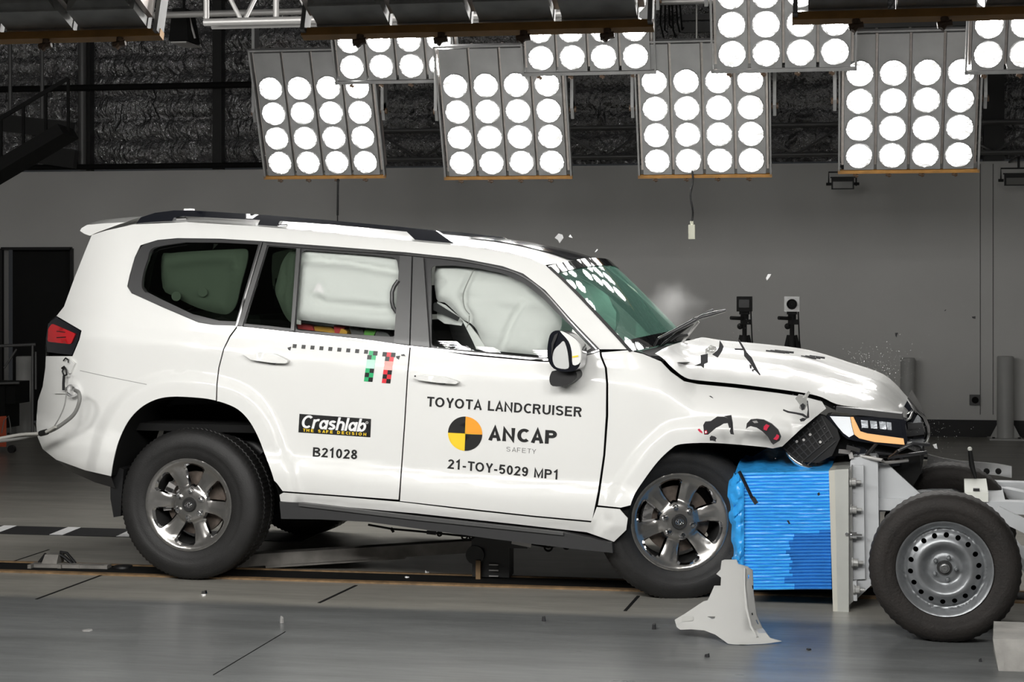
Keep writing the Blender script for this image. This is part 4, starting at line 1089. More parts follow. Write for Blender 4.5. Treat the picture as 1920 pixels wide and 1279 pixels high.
# built behind the wheel housings only
zz = (q0.z + q1.z) / 2
ubm = MB(); ubm.hexa([(0.62, 0.06, P(640, 950, 0.06).z - 0.02), (2.0, 0.06, P(1080, 995, 0.06).z - 0.02), (2.0, 0.06, P(1080, 995, 0.06).z + 0.1), (0.62, 0.06, P(640, 950, 0.06).z + 0.1)], [(0.62, 1.87, P(640, 950, 0.06).z - 0.02), (2.0, 1.87, P(1080, 995, 0.06).z - 0.02), (2.0, 1.87, P(1080, 995, 0.06).z + 0.1), (0.62, 1.87, P(640, 950, 0.06).z + 0.1)])
ubm.box((1.15, 0.965, 0.42), (2.9, 0.9, 0.25))
ubm.tube([(0.0, 0.27, 0.40), (0.0, 1.66, 0.40)], 0.06, 10)
ubm.sphere((0, 0.9, 0.40), 0.14)
ubm.build('underbody', M['liner'], car, 40)
# shock absorber seen in the rear arch
MB().tube([P(494, 850, 0.30), P(478, 835, 0.30), P(455, 826, 0.30)], 0.035, 10).tube([P(500, 895, 0.28), P(482, 850, 0.30)], 0.028, 10).build('shock_absorber', M['black'], car, 60)
# ================================================================== wheels
def tyre_mb(R, rb, wd, n=192, block=2, depth=0.006, tw=0.012):
    b = MB(); yo = -0.008
    side = [(rb, 0.018), (rb + 0.010, 0.004), (rb + (R - rb) * 0.30, -0.006), (rb + (R - rb) * 0.42, -0.008), (rb + (R - rb) * 0.44, -0.010), (rb + (R - rb) * 0.62, -0.006), (rb + (R - rb) * 0.80, 0.002), (R - 0.018, 0.013)]
    tread = [(R - 0.006, 0.026, 1), (R - 0.001, 0.045, 1), (R, 0.075, 1), (R - 0.012, 0.078, 0), (R - 0.012, 0.086, 0), (R, 0.089, 1), (R, 0.128, 1), (R - 0.012, 0.131, 0), (R - 0.012, 0.139, 0), (R, 0.142, 1)]
    prof = [(r, y, 0) for r, y in side] + tread
    sc = wd / 0.265
    prof = [(r, y * sc, f) for r, y, f in prof]
    full = prof + [(r, wd - y, f) for r, y, f in reversed(prof)]
    m = len(full)
    for k in range(n):
        t = 2 * math.pi * k / n
        low = (k % block == 0)
        for r, y, f in full:
            rr = r - (depth if (f and low) else 0)
            b.v.append(Vector((rr * math.cos(t), y, rr * math.sin(t))))
    for k in range(n):
        k2 = (k + 1) % n
        for i in range(m - 1): b.f.append((k * m + i, k * m + i + 1, k2 * m + i + 1, k2 * m + i))
    return b
def rim_y(r):
    return pch([(0.0, 0.022), (0.05, 0.024), (0.085, 0.030), (0.10, 0.040), (0.14, 0.036), (0.19, 0.026), (0.216, 0.016), (0.228, 0.008), (0.240, 0.004), (0.246, 0.006)], r)
def car_wheel(loc, rot, spoke0, face=-1):
    # rim face
    R = 0.246
    outer = [(R * math.cos(2 * math.pi * k / 72), R * math.sin(2 * math.pi * k / 72)) for k in range(72)]
    holes = []
    for s_ in range(6):
        c = spoke0 + math.radians(30 + 60 * s_)
        pol = lambda r, a: (r * math.cos(c + math.radians(a)), r * math.sin(c + math.radians(a)))
        hp = [pol(0.094, -11), pol(0.099, 0), pol(0.094, 11), pol(0.15, 15.5), pol(0.205, 15.5), pol(0.215, 13), pol(0.219, 7), pol(0.220, 0), pol(0.219, -7), pol(0.216, -15), pol(0.207, -18.5), pol(0.15, -16.5)]
        holes.append(hp)
    def spoke_y(p):
        r = math.hypot(*p); a = math.degrees(math.atan2(p[1], p[0]) - spoke0)
        a = (a + 30) % 60 - 30         # angle from the spoke's middle
        y = rim_y(r)
        if 0.10 < r < 0.20: y += 0.010 * sstep((abs(a) - 9) / 9.0) * math.sin(math.pi * (r - 0.10) / 0.10) + 0.004 * (1 if a > 0 else 0) * sstep((abs(a) - 2) / 4)
        return y
    v, f = cdt(dens(outer, 0.012), [dens(h, 0.008) for h in holes], 0.0105)
    rim = sheet('wheel', v, f, lambda p: Vector((p[0], spoke_y(p), p[1])), M['alloy'], car, 0.030)
    rim.location = loc; rim.rotation_euler = rot
    cw = MB()
    for hp in holes:       # bright bevel around each opening
        hp = dens(hp, 0.006); n = len(hp); cen = Vector((sum(p[0] for p in hp) / n, 0, sum(p[1] for p in hp) / n))
        q0 = [Vector((p[0], spoke_y(p) - 0.001, p[1])) for p in hp]
        q1 = [Vector((cen.x + (p[0] - cen.x) * 0.80, spoke_y(p) + 0.014, cen.z + (p[1] - cen.z) * 0.86)) for p in hp]
        cw.grid([q0, q1], close=True)
    cw.build('spoke_bevel', M['chrome'], rim, None)
    tyre_mb(0.402, 0.240, 0.265).build('tyre', M['rubber'], rim, 50)
    MB().lathe([(0.247, 0.006), (0.243, 0.02), (0.215, 0.06), (0.205, 0.20), (0.235, 0.255)], n=48).build('rim_barrel', M['dark'], rim, 40)
    MB().lathe([(0.001, 0.075), (0.075, 0.075), (0.08, 0.11), (0.168, 0.112), (0.168, 0.135), (0.001, 0.14)], n=40).build('brake_disc', M['rust'], rim, 30)
    hb = MB().lathe([(0.001, 0.012), (0.026, 0.012), (0.029, 0.008), (0.034, 0.008), (0.038, 0.014), (0.040, 0.028)], n=30)
    cap = hb.build('centre_cap', M['dark'], rim, 30)
    em = MB()
    for rr, sx, sz in ((0.020, 1.0, 0.70), (0.014, 0.5, 0.95), (0.012, 0.95, 0.42)):
        em.tube([(rr * sx * math.cos(t), 0.0105, rr * sz * math.sin(t)) for t in [2 * math.pi * k / 20 for k in range(21)]], 0.0016, 6, False)
    em.build('emblem', M['chrome'], rim, 60)
    for k in range(6):
        t = spoke0 + math.radians(30 + 60 * k); x, z = 0.070 * math.cos(t), 0.070 * math.sin(t)
        MB().lathe([(0.001, 0.006), (0.008, 0.006), (0.0125, 0.012), (0.0125, 0.036)], (x, 0, z), 'Y', 6).lathe([(0.0125, 0.028), (0.019, 0.026), (0.019, 0.04)], (x, 0, z), 'Y', 14).build('lug_nut', M['chrome'], rim, 30)
    cal = MB(); a0 = math.radians(150)
    for k in range(5):
        t = a0 + k * 0.16
        cal.box((0.155 * math.cos(t), 0.105, 0.155 * math.sin(t)), (0.045, 0.06, 0.05), Matrix.Rotation(-t, 3, 'Y'))
    cal.build('brake_caliper', M['tube'], rim, None)
    return rim
rc = P(352, 950, 0.0)
w_r = car_wheel((rc.x, 0.0, 0.402), (0, 0, 0), math.radians(-6))
w_r.location.x = rc.x
fc = P(1275, 985, 0.0)
w_f = car_wheel((fc.x - 0.015, 0.10, 0.384), (math.radians(2), 0, math.radians(18)), math.radians(15))
def dup_part(o, loc, rz):
    c = copy_tree(o, car); c.location = loc; c.rotation_euler = (0, 0, rz); return c
dup_part(w_r, (rc.x, 2 * YM, 0.402), math.pi)
dup_part(w_r, (2.78, 2 * YM, 0.402), math.pi)
# ================================================================== interior, airbags, mirror
def puffy(name, outline, seams=(), depth=0.05, off=-0.075, soft=16.0, m=None, parent=None, step=7, both=False, fold=0.0, seed=0):
    v, f = cdt(dens(outline, 6), (), step)
    pts = {}
    for p in v:
        d = line_d(p, outline, True); k = k0 = 1 - math.exp(-d / soft)
        for s_, wdt, dp in seams:
            k -= k0 * dp * math.exp(-(line_d(p, s_) / wdt) ** 2)
        k += k0 * fold * noise.noise(Vector((p[0] / 38.0 + seed, p[1] / 30.0, seed)))
        pts[p] = S(p[0], p[1], off + depth * k)
    return sheet(name, v, f, lambda p: pts[p], m or M['airbag'], parent or car, 0.01)
ab1 = puffy('curtain_airbag', cr([(806, 494), (850, 494), (890, 499), (942, 511), (981, 530), (1018, 562), (1040, 590), (1044, 612), (1032, 640), (1028, 676), (960, 672), (905, 664), (893, 645), (884, 622), (872, 608), (858, 601), (846, 590), (838, 582), (822, 568), (806, 560)], 3, True),
            [([(884, 500), (868, 535), (862, 555), (865, 578), (874, 592), (870, 615)], 5, 0.85), ([(972, 574), (952, 610), (934, 655)], 5, 0.45), ([(862, 560), (960, 566), (1030, 575)], 9, 0.25), ([(806, 524), (822, 528)], 6, 0.4)], depth=0.075, off=-0.115, fold=0.22, seed=2)
strip('airbag_seam', cr([(884, 502), (868, 535), (862, 555), (865, 578), (874, 590)], 4), 1.6, M['seam'], -0.062, both=False, parent=ab1)
strip('airbag_seam', cr([(874, 592), (873, 606), (868, 616)], 4), 1.4, M['seam'], -0.058, both=False, parent=ab1)
puffy('curtain_airbag', [(806, 566), (822, 573), (842, 590), (858, 600), (852, 612), (820, 608), (806, 598)], [], depth=0.03, off=-0.13, fold=0.3)
puffy('curtain_airbag', [(856, 600), (872, 612), (886, 630), (900, 652), (908, 664), (885, 660), (876, 640), (866, 620)], [([(862, 604), (882, 640), (895, 660)], 3, 0.6)], depth=0.03, off=-0.10, fold=0.3)
prism('seat_belt', [(806, 570), (810, 567), (856, 596), (852, 603), (806, 582)], lambda p: S(p[0], p[1], -0.06), M['seat'], car, 0.004)
puffy('curtain_airbag', [(546, 452), (640, 458), (750, 470), (760, 500), (756, 622), (700, 618), (640, 612), (600, 607), (534, 599)],
      [([(560, 487), (600, 489), (640, 492), (750, 512)], 7, 0.75), ([(592, 566), (605, 572), (660, 576), (745, 584)], 10, 0.5), ([(640, 556), (745, 566)], 14, -0.15), ([(588, 548), (596, 535), (602, 550)], 8, -0.25), ([(590, 480), (604, 492), (618, 484)], 5, 0.3)], depth=0.075, off=-0.105, fold=0.10, seed=5)
puffy('curtain_airbag', cr([(556, 466), (530, 470), (514, 490), (505, 520), (500, 545), (508, 570), (518, 592), (530, 606), (548, 610)], 4), [([(524, 475), (520, 505), (523, 530), (515, 560)], 4, 0.7)], depth=0.06, off=-0.12)
puffy('curtain_airbag', cr([(282, 480), (300, 474), (350, 470), (410, 467), (440, 466), (446, 476), (442, 500), (432, 535), (424, 570), (412, 587), (395, 590), (350, 578), (305, 556), (284, 540)], 3, True),
      [([(300, 492), (350, 486), (420, 484), (428, 500)], 8, 0.6), ([(425, 480), (424, 530), (422, 575)], 3, 0.6), ([(360, 520), (372, 540)], 16, 0.25)], depth=0.06, off=-0.14, fold=0.2, seed=8)
for px, py in ((320, 556), (370, 548)):
    cpanel('airbag_patch', [(px + 9 * math.cos(k * 0.52), py + 9 * math.sin(k * 0.52)) for k in range(12)], M['airbag'], off=-0.068, step=9, thick=0.003, both=False)
# the far curtain airbags seen through the cabin
for src in (ab1,):
    me = src.data.copy()
    for v in me.vertices: v.co.y = 2 * YM - v.co.y
    fo = bpy.data.objects.new('curtain_airbag', me); COL.objects.link(fo); fo.parent = car
# seats and dashboard
def seat(xc, y0, y1, z0, zt, name='seat'):
    b = MB()
    b.hexa([(xc - 0.05, y0, z0), (xc + 0.5, y0, z0 + 0.02), (xc + 0.5, y0, z0 + 0.17), (xc, y0, z0 + 0.17)], [(xc - 0.05, y1, z0), (xc + 0.5, y1, z0 + 0.02), (xc + 0.5, y1, z0 + 0.17), (xc, y1, z0 + 0.17)])
    b.hexa([(xc - 0.06, y0, z0), (xc + 0.12, y0, z0), (xc - 0.05, y0, zt), (xc - 0.18, y0, zt)], [(xc - 0.06, y1, z0), (xc + 0.12, y1, z0), (xc - 0.05, y1, zt), (xc - 0.18, y1, zt)])
    ym = (y0 + y1) / 2
    o = b.build(name, M['seat'], car, None)
    h = MB().hexa([(xc - 0.20, ym - 0.13, zt + 0.03), (xc - 0.08, ym - 0.13, zt + 0.03), (xc - 0.10, ym - 0.13, zt + 0.2), (xc - 0.19, ym - 0.13, zt + 0.2)], [(xc - 0.20, ym + 0.13, zt + 0.03), (xc - 0.08, ym + 0.13, zt + 0.03), (xc - 0.10, ym + 0.13, zt + 0.2), (xc - 0.19, ym + 0.13, zt + 0.2)])
    h.build('head_restraint', M['seat'], o, None)
seat(1.15, 0.28, 0.80, 0.80, 1.36); seat(1.15, 1.13, 1.65, 0.80, 1.36)
seat(0.35, 0.25, 1.68, 0.82, 1.40, 'rear_seat'); seat(-0.35, 0.30, 1.62, 0.90, 1.40, 'rear_seat')
# bright cloth on the rear seat (child dummy clothes and covers)
for pts, m_, y in (([(556, 606), (585, 610), (590, 626), (560, 621)], 'fabric_r', 0.22), ([(588, 611), (622, 614), (640, 631), (592, 627)], 'fabric_y', 0.24), ([(625, 609), (648, 612), (642, 624), (628, 626)], 'fabric_r', 0.2), ([(640, 615), (652, 622), (646, 634), (634, 630)], 'fabric_y', 0.19), ([(655, 612), (680, 616), (684, 634), (660, 632)], 'trim', 0.22), ([(684, 616), (706, 619), (698, 634), (682, 630)], 'fabric_g', 0.2), ([(676, 630), (704, 632), (700, 640), (672, 637)], 'fabric_y', 0.18), ([(706, 620), (726, 624), (738, 640), (700, 638)], 'trim', 0.2)):
    prism('seat_cloth', round_poly(pts, 4, 3), lambda p: P(p[0], p[1], y), M[m_], car, 0.08)
# grab handle at the front edge of the rear window
MB().tube([P(747, 526, 0.075), P(739, 537, 0.07), P(735, 548, 0.06), P(735, 566, 0.055), P(737, 576, 0.055), P(744, 586, 0.06)], 0.011, 8).build('grab_handle', M['trim'], car, 60)
# dashboard and front airbags
b = MB(); dz = P(1180, 655, 0.2).z
b.hexa([(1.80, 0.16, dz - 0.35), (2.55, 0.16, dz - 0.25), (2.50, 0.18, dz - 0.03), (1.85, 0.18, dz - 0.02)], [(1.80, 1.77, dz - 0.35), (2.55, 1.77, dz - 0.25), (2.50, 1.75, dz - 0.03), (1.85, 1.75, dz - 0.02)])
b.build('dashboard', M['seat'], car, None)
def bag(c, r, name='front_airbag', seed=0):
    s_ = MB().sphere((0, 0, 0), 1.0, 28, 18)
    for i, v in enumerate(s_.v):
        k = 1 + 0.10 * noise.noise(v * 1.6 + Vector((seed, 0, 0))) - 0.05 * abs(math.sin(3 * math.atan2(v.y, v.z)))
        s_.v[i] = Vector(c) + Vector((v.x * r[0] * k, v.y * r[1] * k, v.z * r[2] * k))
    return s_.build(name, M['airbag'], car, 180)
bag((1.66, 0.55, dz + 0.12), (0.24, 0.32, 0.24), seed=1)
bag((1.74, 1.30, dz + 0.12), (0.30, 0.40, 0.25), seed=4)
# steering wheel
MB().tube([(1.86 - 0.10 * math.sin(t), 0.53 + 0.19 * math.cos(t), dz - 0.02 + 0.16 * math.sin(t)) for t in [2 * math.pi * k / 24 for k in range(25)]], 0.014, 8, False).build('steering_wheel', M['seat'], car, 60)
# dark headliner and the trim of the tail
MB().grid([[q + Vector((0, 0, -0.05)) for q in r[3:-3]] for r in loft(re_, roof_c, 28)[:-3]]).build('headliner', M['liner'], car, 180)
MB().box((0.8, 0.965, 0.80), (3.0, 1.70, 0.04)).build('cabin_floor', M['liner'], car, None)
# bulkhead between engine bay and cabin
MB().box((2.42, 0.965, 0.85), (0.03, 1.66, 0.55)).build('bulkhead', M['liner'], car, None)
# ---- door mirror, folded and loose
mir_o = prism('door_mirror', cr([(1026, 660), (1028, 640), (1033, 625), (1046, 619.5), (1066, 626), (1083, 639), (1090, 657), (1088, 682), (1078, 695), (1056, 697), (1038, 691), (1028, 676)], 3, True), lambda p: P(p[0], p[1], -0.20 - 0.02 * math.sin((p[0] - 1026) / 20.0)), M['gloss'], car, 0.13, step=9)
prism('mirror_cap', cr([(1050, 621), (1066, 627), (1082, 640), (1089, 658), (1087, 680), (1074, 684), (1072, 660), (1066, 640)], 3, True), lambda p: P(p[0], p[1], -0.222), M['paint'], mir_o, 0.03, step=9)
prism('mirror_glass', cr([(1036, 668), (1040, 655), (1050, 645), (1057, 640), (1063, 655), (1066, 676), (1065, 691), (1046, 690), (1038, 682)], 3, True), lambda p: P(p[0], p[1], -0.222 - 0.0006 * (p[0] - 1050)), M['mirror'], mir_o, 0.006, step=9)
prism('mirror_rim', [(1034, 644), (1040, 628), (1046, 624), (1044, 632), (1038, 646), (1034, 668)], lambda p: P(p[0], p[1], -0.225), M['black'], mir_o, 0.012)
prism('indicator', [(1073, 668), (1084, 666), (1084, 669), (1073, 671)], lambda p: P(p[0], p[1], -0.226), M['yellow'], mir_o, 0.005)
prism('mirror_arm', cr([(1030, 712), (1033, 700), (1040, 695), (1075, 695), (1082, 705), (1076, 714), (1062, 723), (1036, 724)], 3, True), lambda p: P(p[0], p[1], -0.15), M['black'], mir_o, 0.16, step=12)
# ================================================================== lettering and stickers on the doors
def decal(name, s, p0, p1, cap, m, parent, bold=0.14, shear=0.0, up=None, off=0.0022, space=0.13):
    v, f = text_mesh(s, bold, shear, space)
    d = Vector((p1[0] - p0[0], p1[1] - p0[1])); u = Vector(up) if up else Vector((0.0, -1.0)); u = u * cap
    q = {}
    L = [(p0[0] + d.x * a + u.x * b, p0[1] + d.y * a + u.y * b) for a, b in v]
    pos = {p: S(p[0], p[1], off) for p in L}
    return sheet(name, L, [t for t in f if len(t) > 2], lambda p: pos[p], m, parent, 0.001)
UPV = (0.05, -1.0)
decal('lettering', 'TOYOTA LANDCRUISER', (800.5, 762), (1090.5, 782), 18.4, M['decal'], front_door, 0.175, up=UPV)
decal('lettering', '21-TOY-5029 MP1', (838, 878.3), (1045, 899.5), 17.6, M['decal'], front_door, 0.175, up=UPV)
decal('lettering', 'ANCAP', (915.5, 825.5), (1043.5, 833), 25.5, M['decal'], front_door, 0.215, up=UPV)
decal('lettering', 'SAFETY', (949.5, 846.3), (1004.8, 851), 8.6, mat('grey_vinyl', (0.16, 0.16, 0.16), 0.4), front_door, 0.09, up=UPV, space=0.28)
decal('lettering', 'B21028', (586.5, 856.2), (669.5, 861.4), 17.6, M['decal'], rear_door, 0.175, up=UPV)
def rotp(c, r, a, sk=0.03): return (c[0] + r * math.cos(a), c[1] + r * math.sin(a) + sk * r * math.cos(a))
cc = (872.3, 813.3); R_ = 32.2
for q, m_ in ((0, 'decal'), (1, 'yellow'), (2, 'decal'), (3, 'orange')):
    a0 = q * math.pi / 2 + (0.03 if True else 0); g = 0.8
    ca = (cc[0] + g * math.cos(a0 + math.pi / 4), cc[1] + g * math.sin(a0 + math.pi / 4))
    pl = [ca] + [rotp(cc, R_ * 1.0, a0 + (math.pi / 2) * k / 12) for k in range(13)]
    cpanel('target_roundel', pl, M[m_], off=0.0022, step=12, thick=0.001, parent=front_door, both=False)
cpanel('roundel_cross', [rotp(cc, 32, a) for a in (0.0, 0.06, 1.54, 1.60, 3.11, 3.17, 4.68, 4.74)], M['yellow'], off=0.0014, step=30, thick=0.0008, parent=front_door, both=False)
sign = cpanel('sticker_panel', [(561.7, 776), (696, 785.7), (694.5, 820), (559.7, 810.7)], M['decal'], off=0.002, step=14, thick=0.001, parent=rear_door, both=False)
decal('sticker_lettering', 'Crashlab', (566.5, 802.5), (687, 810.3), 24.5, M['white'], sign, 0.17, 0.22, up=(0.0, -1.0), off=0.0036, space=0.05)
decal('sticker_lettering', 'THE SAFE DECISION', (568.5, 809), (687, 817.3), 5.4, M['yellow'], sign, 0.20, 0.0, up=(0.05, -1.0), off=0.0036, space=0.40)
decal('sticker_lettering', '®', (686, 794.6), (690.5, 795), 4.6, M['white'], sign, 0.12, up=(0.05, -1.0), off=0.0036)
def quad(c, e1, e2, i, j): return [(c[0] + e1[0] * (i + a) + e2[0] * (j + b), c[1] + e1[1] * (i + a) + e2[1] * (j + b)) for a, b in ((0, 0), (1, 0), (1, 1), (0, 1))]
def qd(name, pl, m, par): return cpanel(name, pl, m, off=0.0022, step=30, thick=0.001, parent=par, both=False, dstep=30)
E1, E2 = (8.0, 0.55), (-1.15, 8.25)
for k in range(9):
    c = (549.5 + 16.75 * k, 645.2 + 1.34 * k)
    qd('checker_square', quad(c, (7.3, 0.5), (-1.1, 7.2), 0, 0), M['decal'], rear_door)
qd('checker_square', [(539, 652), (546.5, 650), (544.5, 657.5), (541, 656)], M['decal'], rear_door)
def checker(c0, cols, colname, pale):
    top = {0: 'decal', 1: cols, 2: 'decal'}
    for i in (1, 2): qd('checker_square', quad((c0[0], c0[1]), E1, E2, i - 0, 0), M[top[i]], rear_door)
    body_ = [('decal', cols), (pale, pale), (pale, 'palegreen' if cols == 'green' else 'palered'), (cols, 'decal'), ('decal', cols), (cols, 'decal')]
    for j, (a, b_) in enumerate(body_):
        for i, nm in enumerate((a, b_)):
            qd('checker_square', quad(c0, E1, E2, i + 0.75 - 0.0, j + 1.0), M[nm], rear_door)
checker((684.5, 657.0), 'green', 'g', 'palegreen')
checker((718.0, 660.0), 'red', 'r', 'palered')
qd('checker_square', quad((718.0, 660.0), E1, E2, 0, 0), M['decal'], rear_door)
qd('checker_square', [(742.5, 668), (750.5, 667), (748, 674.5), (744, 672)], M['decal'], rear_door)
qd('checker_square', [(752, 665), (758, 664), (760.5, 668), (753, 667.5)], M['decal'], rear_door)
# ================================================================== crushed front
YF = S(1545, 750).y
prism('bonnet_seal', [(1568, 762), (1691, 776), (1693, 786), (1600, 778), (1567, 771)], lambda p: P(p[0], p[1], YF - 0.005), M['trim'], car, 0.12)
hl = prism('headlamp', cr([(1549, 779), (1594, 780.5), (1690, 786), (1697, 800), (1697, 838), (1640, 832), (1588, 822.5), (1571, 803)], 3, True), lambda p: P(p[0], p[1], YF - 0.02), M['gloss'], car, 0.16, step=14)
prism('daytime_light', [(1594.5, 782), (1600, 782), (1613, 809), (1626, 813), (1694, 822.5), (1696, 834), (1640, 829), (1611, 822), (1602, 815), (1598, 800)], lambda p: P(p[0], p[1], YF - 0.028), M['amber'], hl, 0.02, step=10)
prism('side_light', [(1556, 780.5), (1593.5, 782), (1597, 800), (1601, 815), (1592, 820), (1581, 812), (1570, 799)], lambda p: P(p[0], p[1], YF - 0.027), M['whitelamp'], hl, 0.02, step=10)
for k, px in enumerate((1614, 1631, 1648, 1662)):
    wd = 13 if k < 3 else 9
    prism('projector_lens', [(px, 788 + k * 1.2), (px + wd, 789 + k * 1.2), (px + wd + 1, 803 + k * 1.2), (px + 2, 802 + k * 1.2)], lambda p: P(p[0], p[1], YF - 0.026 - 0.0006 * ((p[0] * 7) % 11)), M['reflector'], hl, 0.02)
prism('lamp_cover', [(1600, 783), (1688, 788), (1693, 818), (1613, 806)], lambda p: P(p[0], p[1], YF - 0.04), M['glass_lens'], hl, 0.003)
# black liner piece of the front arch, ribbed
wl = prism('arch_liner', [(1535.7, 777.6), (1546, 780), (1570, 805), (1575, 822.6), (1560, 854.5), (1534, 868), (1496, 866), (1475.7, 850), (1465, 838), (1500, 807)], lambda p: P(p[0], p[1], YF - 0.035), M['black'], car, 0.06, step=12)
for k in range(9):
    t = k / 8; a = Vector((1468 + 70 * t, 840 - 60 * t)); 
    rb_ = MB().bar(P(a.x + 2, a.y, YF - 0.04), P(a.x + 30 - 6 * t, a.y + 26 + 16 * t, YF - 0.04), 0.006, 0.006); rb_.build('liner_rib', M['trim'], wl, None)
for k in range(5):
    a = 6 + k * 9
    rb_ = MB().bar(P(1470 + a, 838 + a * 0.85, YF - 0.04), P(1535 + a * 0.75, 781 + a * 1.1, YF - 0.04), 0.005, 0.005); rb_.build('liner_rib', M['trim'], wl, None)
for px, py in ((1494, 828), (1538, 829), (1507, 825), (1519, 815)):
    MB().tube([P(px, py, YF - 0.03), P(px, py, YF - 0.05)], 0.007, 8).build('liner_clip', M['tube'], wl, 60)
MB().tube([P(a, b_, YF - 0.05) for a, b_ in ((1475, 848), (1482, 857), (1492, 866), (1503, 872), (1516, 877), (1524, 876))], [0.004, 0.010, 0.014, 0.015, 0.010, 0.003], 8).build('torn_chrome_trim', M['chrome'], car, 60)
# black tangle behind the headlamp: beam ends, radiator, hoses
rnd = random.Random(3)
tg = MB()
def cpx(px, py, y): return P(px, py, y)
for i in range(110):
    px = rnd.uniform(1590, 1718); py = rnd.uniform(836, 888 if px > 1670 else 852); y = rnd.uniform(0.24, 1.3)
    tg.box(cpx(px, py, y), (rnd.uniform(0.02, 0.11), rnd.uniform(0.03, 0.12), rnd.uniform(0.012, 0.05)), Euler((rnd.uniform(-0.6, 0.6), rnd.uniform(-0.6, 0.6), rnd.uniform(-0.6, 0.6))).to_matrix())
prism('front_crash_structure', [(1536, 838), (1575, 824), (1640, 832), (1696, 838), (1724, 850), (1728, 885), (1712, 912), (1690, 918), (1660, 895), (1646, 862), (1600, 852), (1560, 856)], lambda p: P(p[0], p[1], 0.22), M['liner'], car, 1.1)
tg.build('broken_bracket', M['gloss'], car, None)
for i in range(9):
    px = rnd.uniform(1600, 1700); py = rnd.uniform(840, 870); q = cpx(px, py, rnd.uniform(0.0, 0.2))
    MB().tube([q, q + Vector((rnd.uniform(-0.08, 0.08), 0, rnd.uniform(-0.04, 0.05))), q + Vector((rnd.uniform(-0.14, 0.14), 0.05, rnd.uniform(-0.06, 0.06)))], 0.009, 6).build('hose', M['fragment'] if i % 3 else M['tube'], car, 60)
MB().bar(P(1573, 846, 0.02), P(1594, 848, 0.05), 0.006, 0.02).bar(P(1594, 848, 0.05), P(1597, 860, 0.05), 0.006, 0.02).build('bent_bracket', M['tube'], car, None)
MB().bar(P(1587, 838, 0.0), P(1612, 845, 0.04), 0.005, 0.02).build('bent_bracket', M['chrome'], car, None)
# grille corner with chrome bars
gy = 0.62
def gp(px, py, y=gy): return P(px, py, y)
prism('grille', [(1692, 768), (1704, 746), (1718, 770), (1728, 790), (1734, 812), (1732, 850), (1722, 868), (1700, 850), (1697, 800)], lambda p: gp(*p), M['gloss'], car, 0.7)
MB().tube([gp(a, b_, gy - 0.02) for a, b_ in ((1701, 746), (1710, 760), (1718, 772), (1731, 783), (1738, 800), (1740, 815), (1736, 828), (1726, 834))], [0.006, 0.010, 0.012, 0.014, 0.014, 0.012, 0.012, 0.006], 8).build('grille_chrome', M['chrome'], car, 60)
MB().tube([gp(a, b_, gy - 0.03) for a, b_ in ((1690, 778), (1702, 776), (1712, 770), (1706, 784), (1696, 790))], 0.008, 8).build('grille_chrome', M['brush'], car, 60)
for k, (a, b_, c_, d_) in enumerate(((1702, 800, 1730, 798), (1702, 812, 1732, 808), (1703, 842, 1730, 838), (1704, 858, 1724, 856))):
    MB().bar(gp(a, b_, gy - 0.02), gp(c_, d_, gy - 0.02), 0.03, 0.035).build('grille_bar', M['fragment'], car, None)
prism('grille_bar', [(1703, 828), (1732, 826), (1729, 841), (1706, 844)], lambda p: gp(p[0], p[1], gy - 0.05), M['steel'], car, 0.05)
prism('grille_bar', [(1704, 806), (1722, 775), (1726, 782), (1727, 800)], lambda p: gp(p[0], p[1], gy - 0.03), M['steel'], car, 0.05)
# wipers thrown up
def wip(name, pts, y, r0, m): MB().tube([P(a, b_, y) for a, b_ in pts], r0, 7).build(name, m, car, 60)
wip('wiper_arm', [(1226, 640), (1262, 622), (1300, 602), (1338, 581)], 0.55, [0.010, 0.011, 0.013, 0.008], M['fragment'])
wip('wiper_blade', [(1305, 599), (1316, 594), (1338, 588), (1361, 582)], 0.50, [0.006, 0.012, 0.012, 0.007], M['fragment'])
wip('wiper_arm', [(1228, 657), (1262, 632), (1296, 606), (1304, 596)], 0.60, [0.008, 0.010, 0.013, 0.010], M['black'])
wip('wiper_link', [(1275, 648), (1292, 626), (1310, 603)], 0.62, 0.007, M['tube'])
wip('wiper_blade', [(1258, 640), (1272, 630), (1290, 628)], 0.58, 0.007, M['black'])
# sensor tape and plug on the rear corner
sq = [(119, 676), (132, 672), (143, 681), (134, 700), (120, 694)]
cpanel('taped_pad', sq, M['paint'], off=0.016, step=9, thick=0.02, both=False)
cpanel('taped_pad', [(104, 738), (106, 720), (118, 715), (130, 733), (128, 738)], M['paint'], off=0.012, step=9, thick=0.015, both=False)
MB().tube([S(a, b_, 0.03) for a, b_ in ((124, 676), (128, 671), (133, 674), (133, 680))], 0.004, 6).build('cord_loop', M['black'], car, 60)
MB().tube([S(a, b_, 0.035) for a, b_ in ((122, 690), (126, 687), (130, 693), (131, 702), (126, 704), (123, 696), (125, 690))], 0.0055, 6).build('cord_loop', M['black'], car, 60)
MB().tube([S(a, b_, 0.035) for a, b_ in ((126, 704), (125, 718), (125, 731))], 0.008, 6).build('cord', M['black'], car, 60)
MB().lathe([(0.034, 0.0), (0.036, -0.03), (0.030, -0.04), (0.026, -0.03), (0.024, 0.0)], tuple(S(141, 732, 0.012)), 'Y', 22).build('plug_socket', M['chrome'], car, 40)
# ================================================================== the moving barrier trolley (same axes as the car)
tr = empty('crash_trolley', (0, 0, 0), CAR_RZ, 'pale grey barrier trolley with blue ribbed crush block bolted to its front', 'trolley')
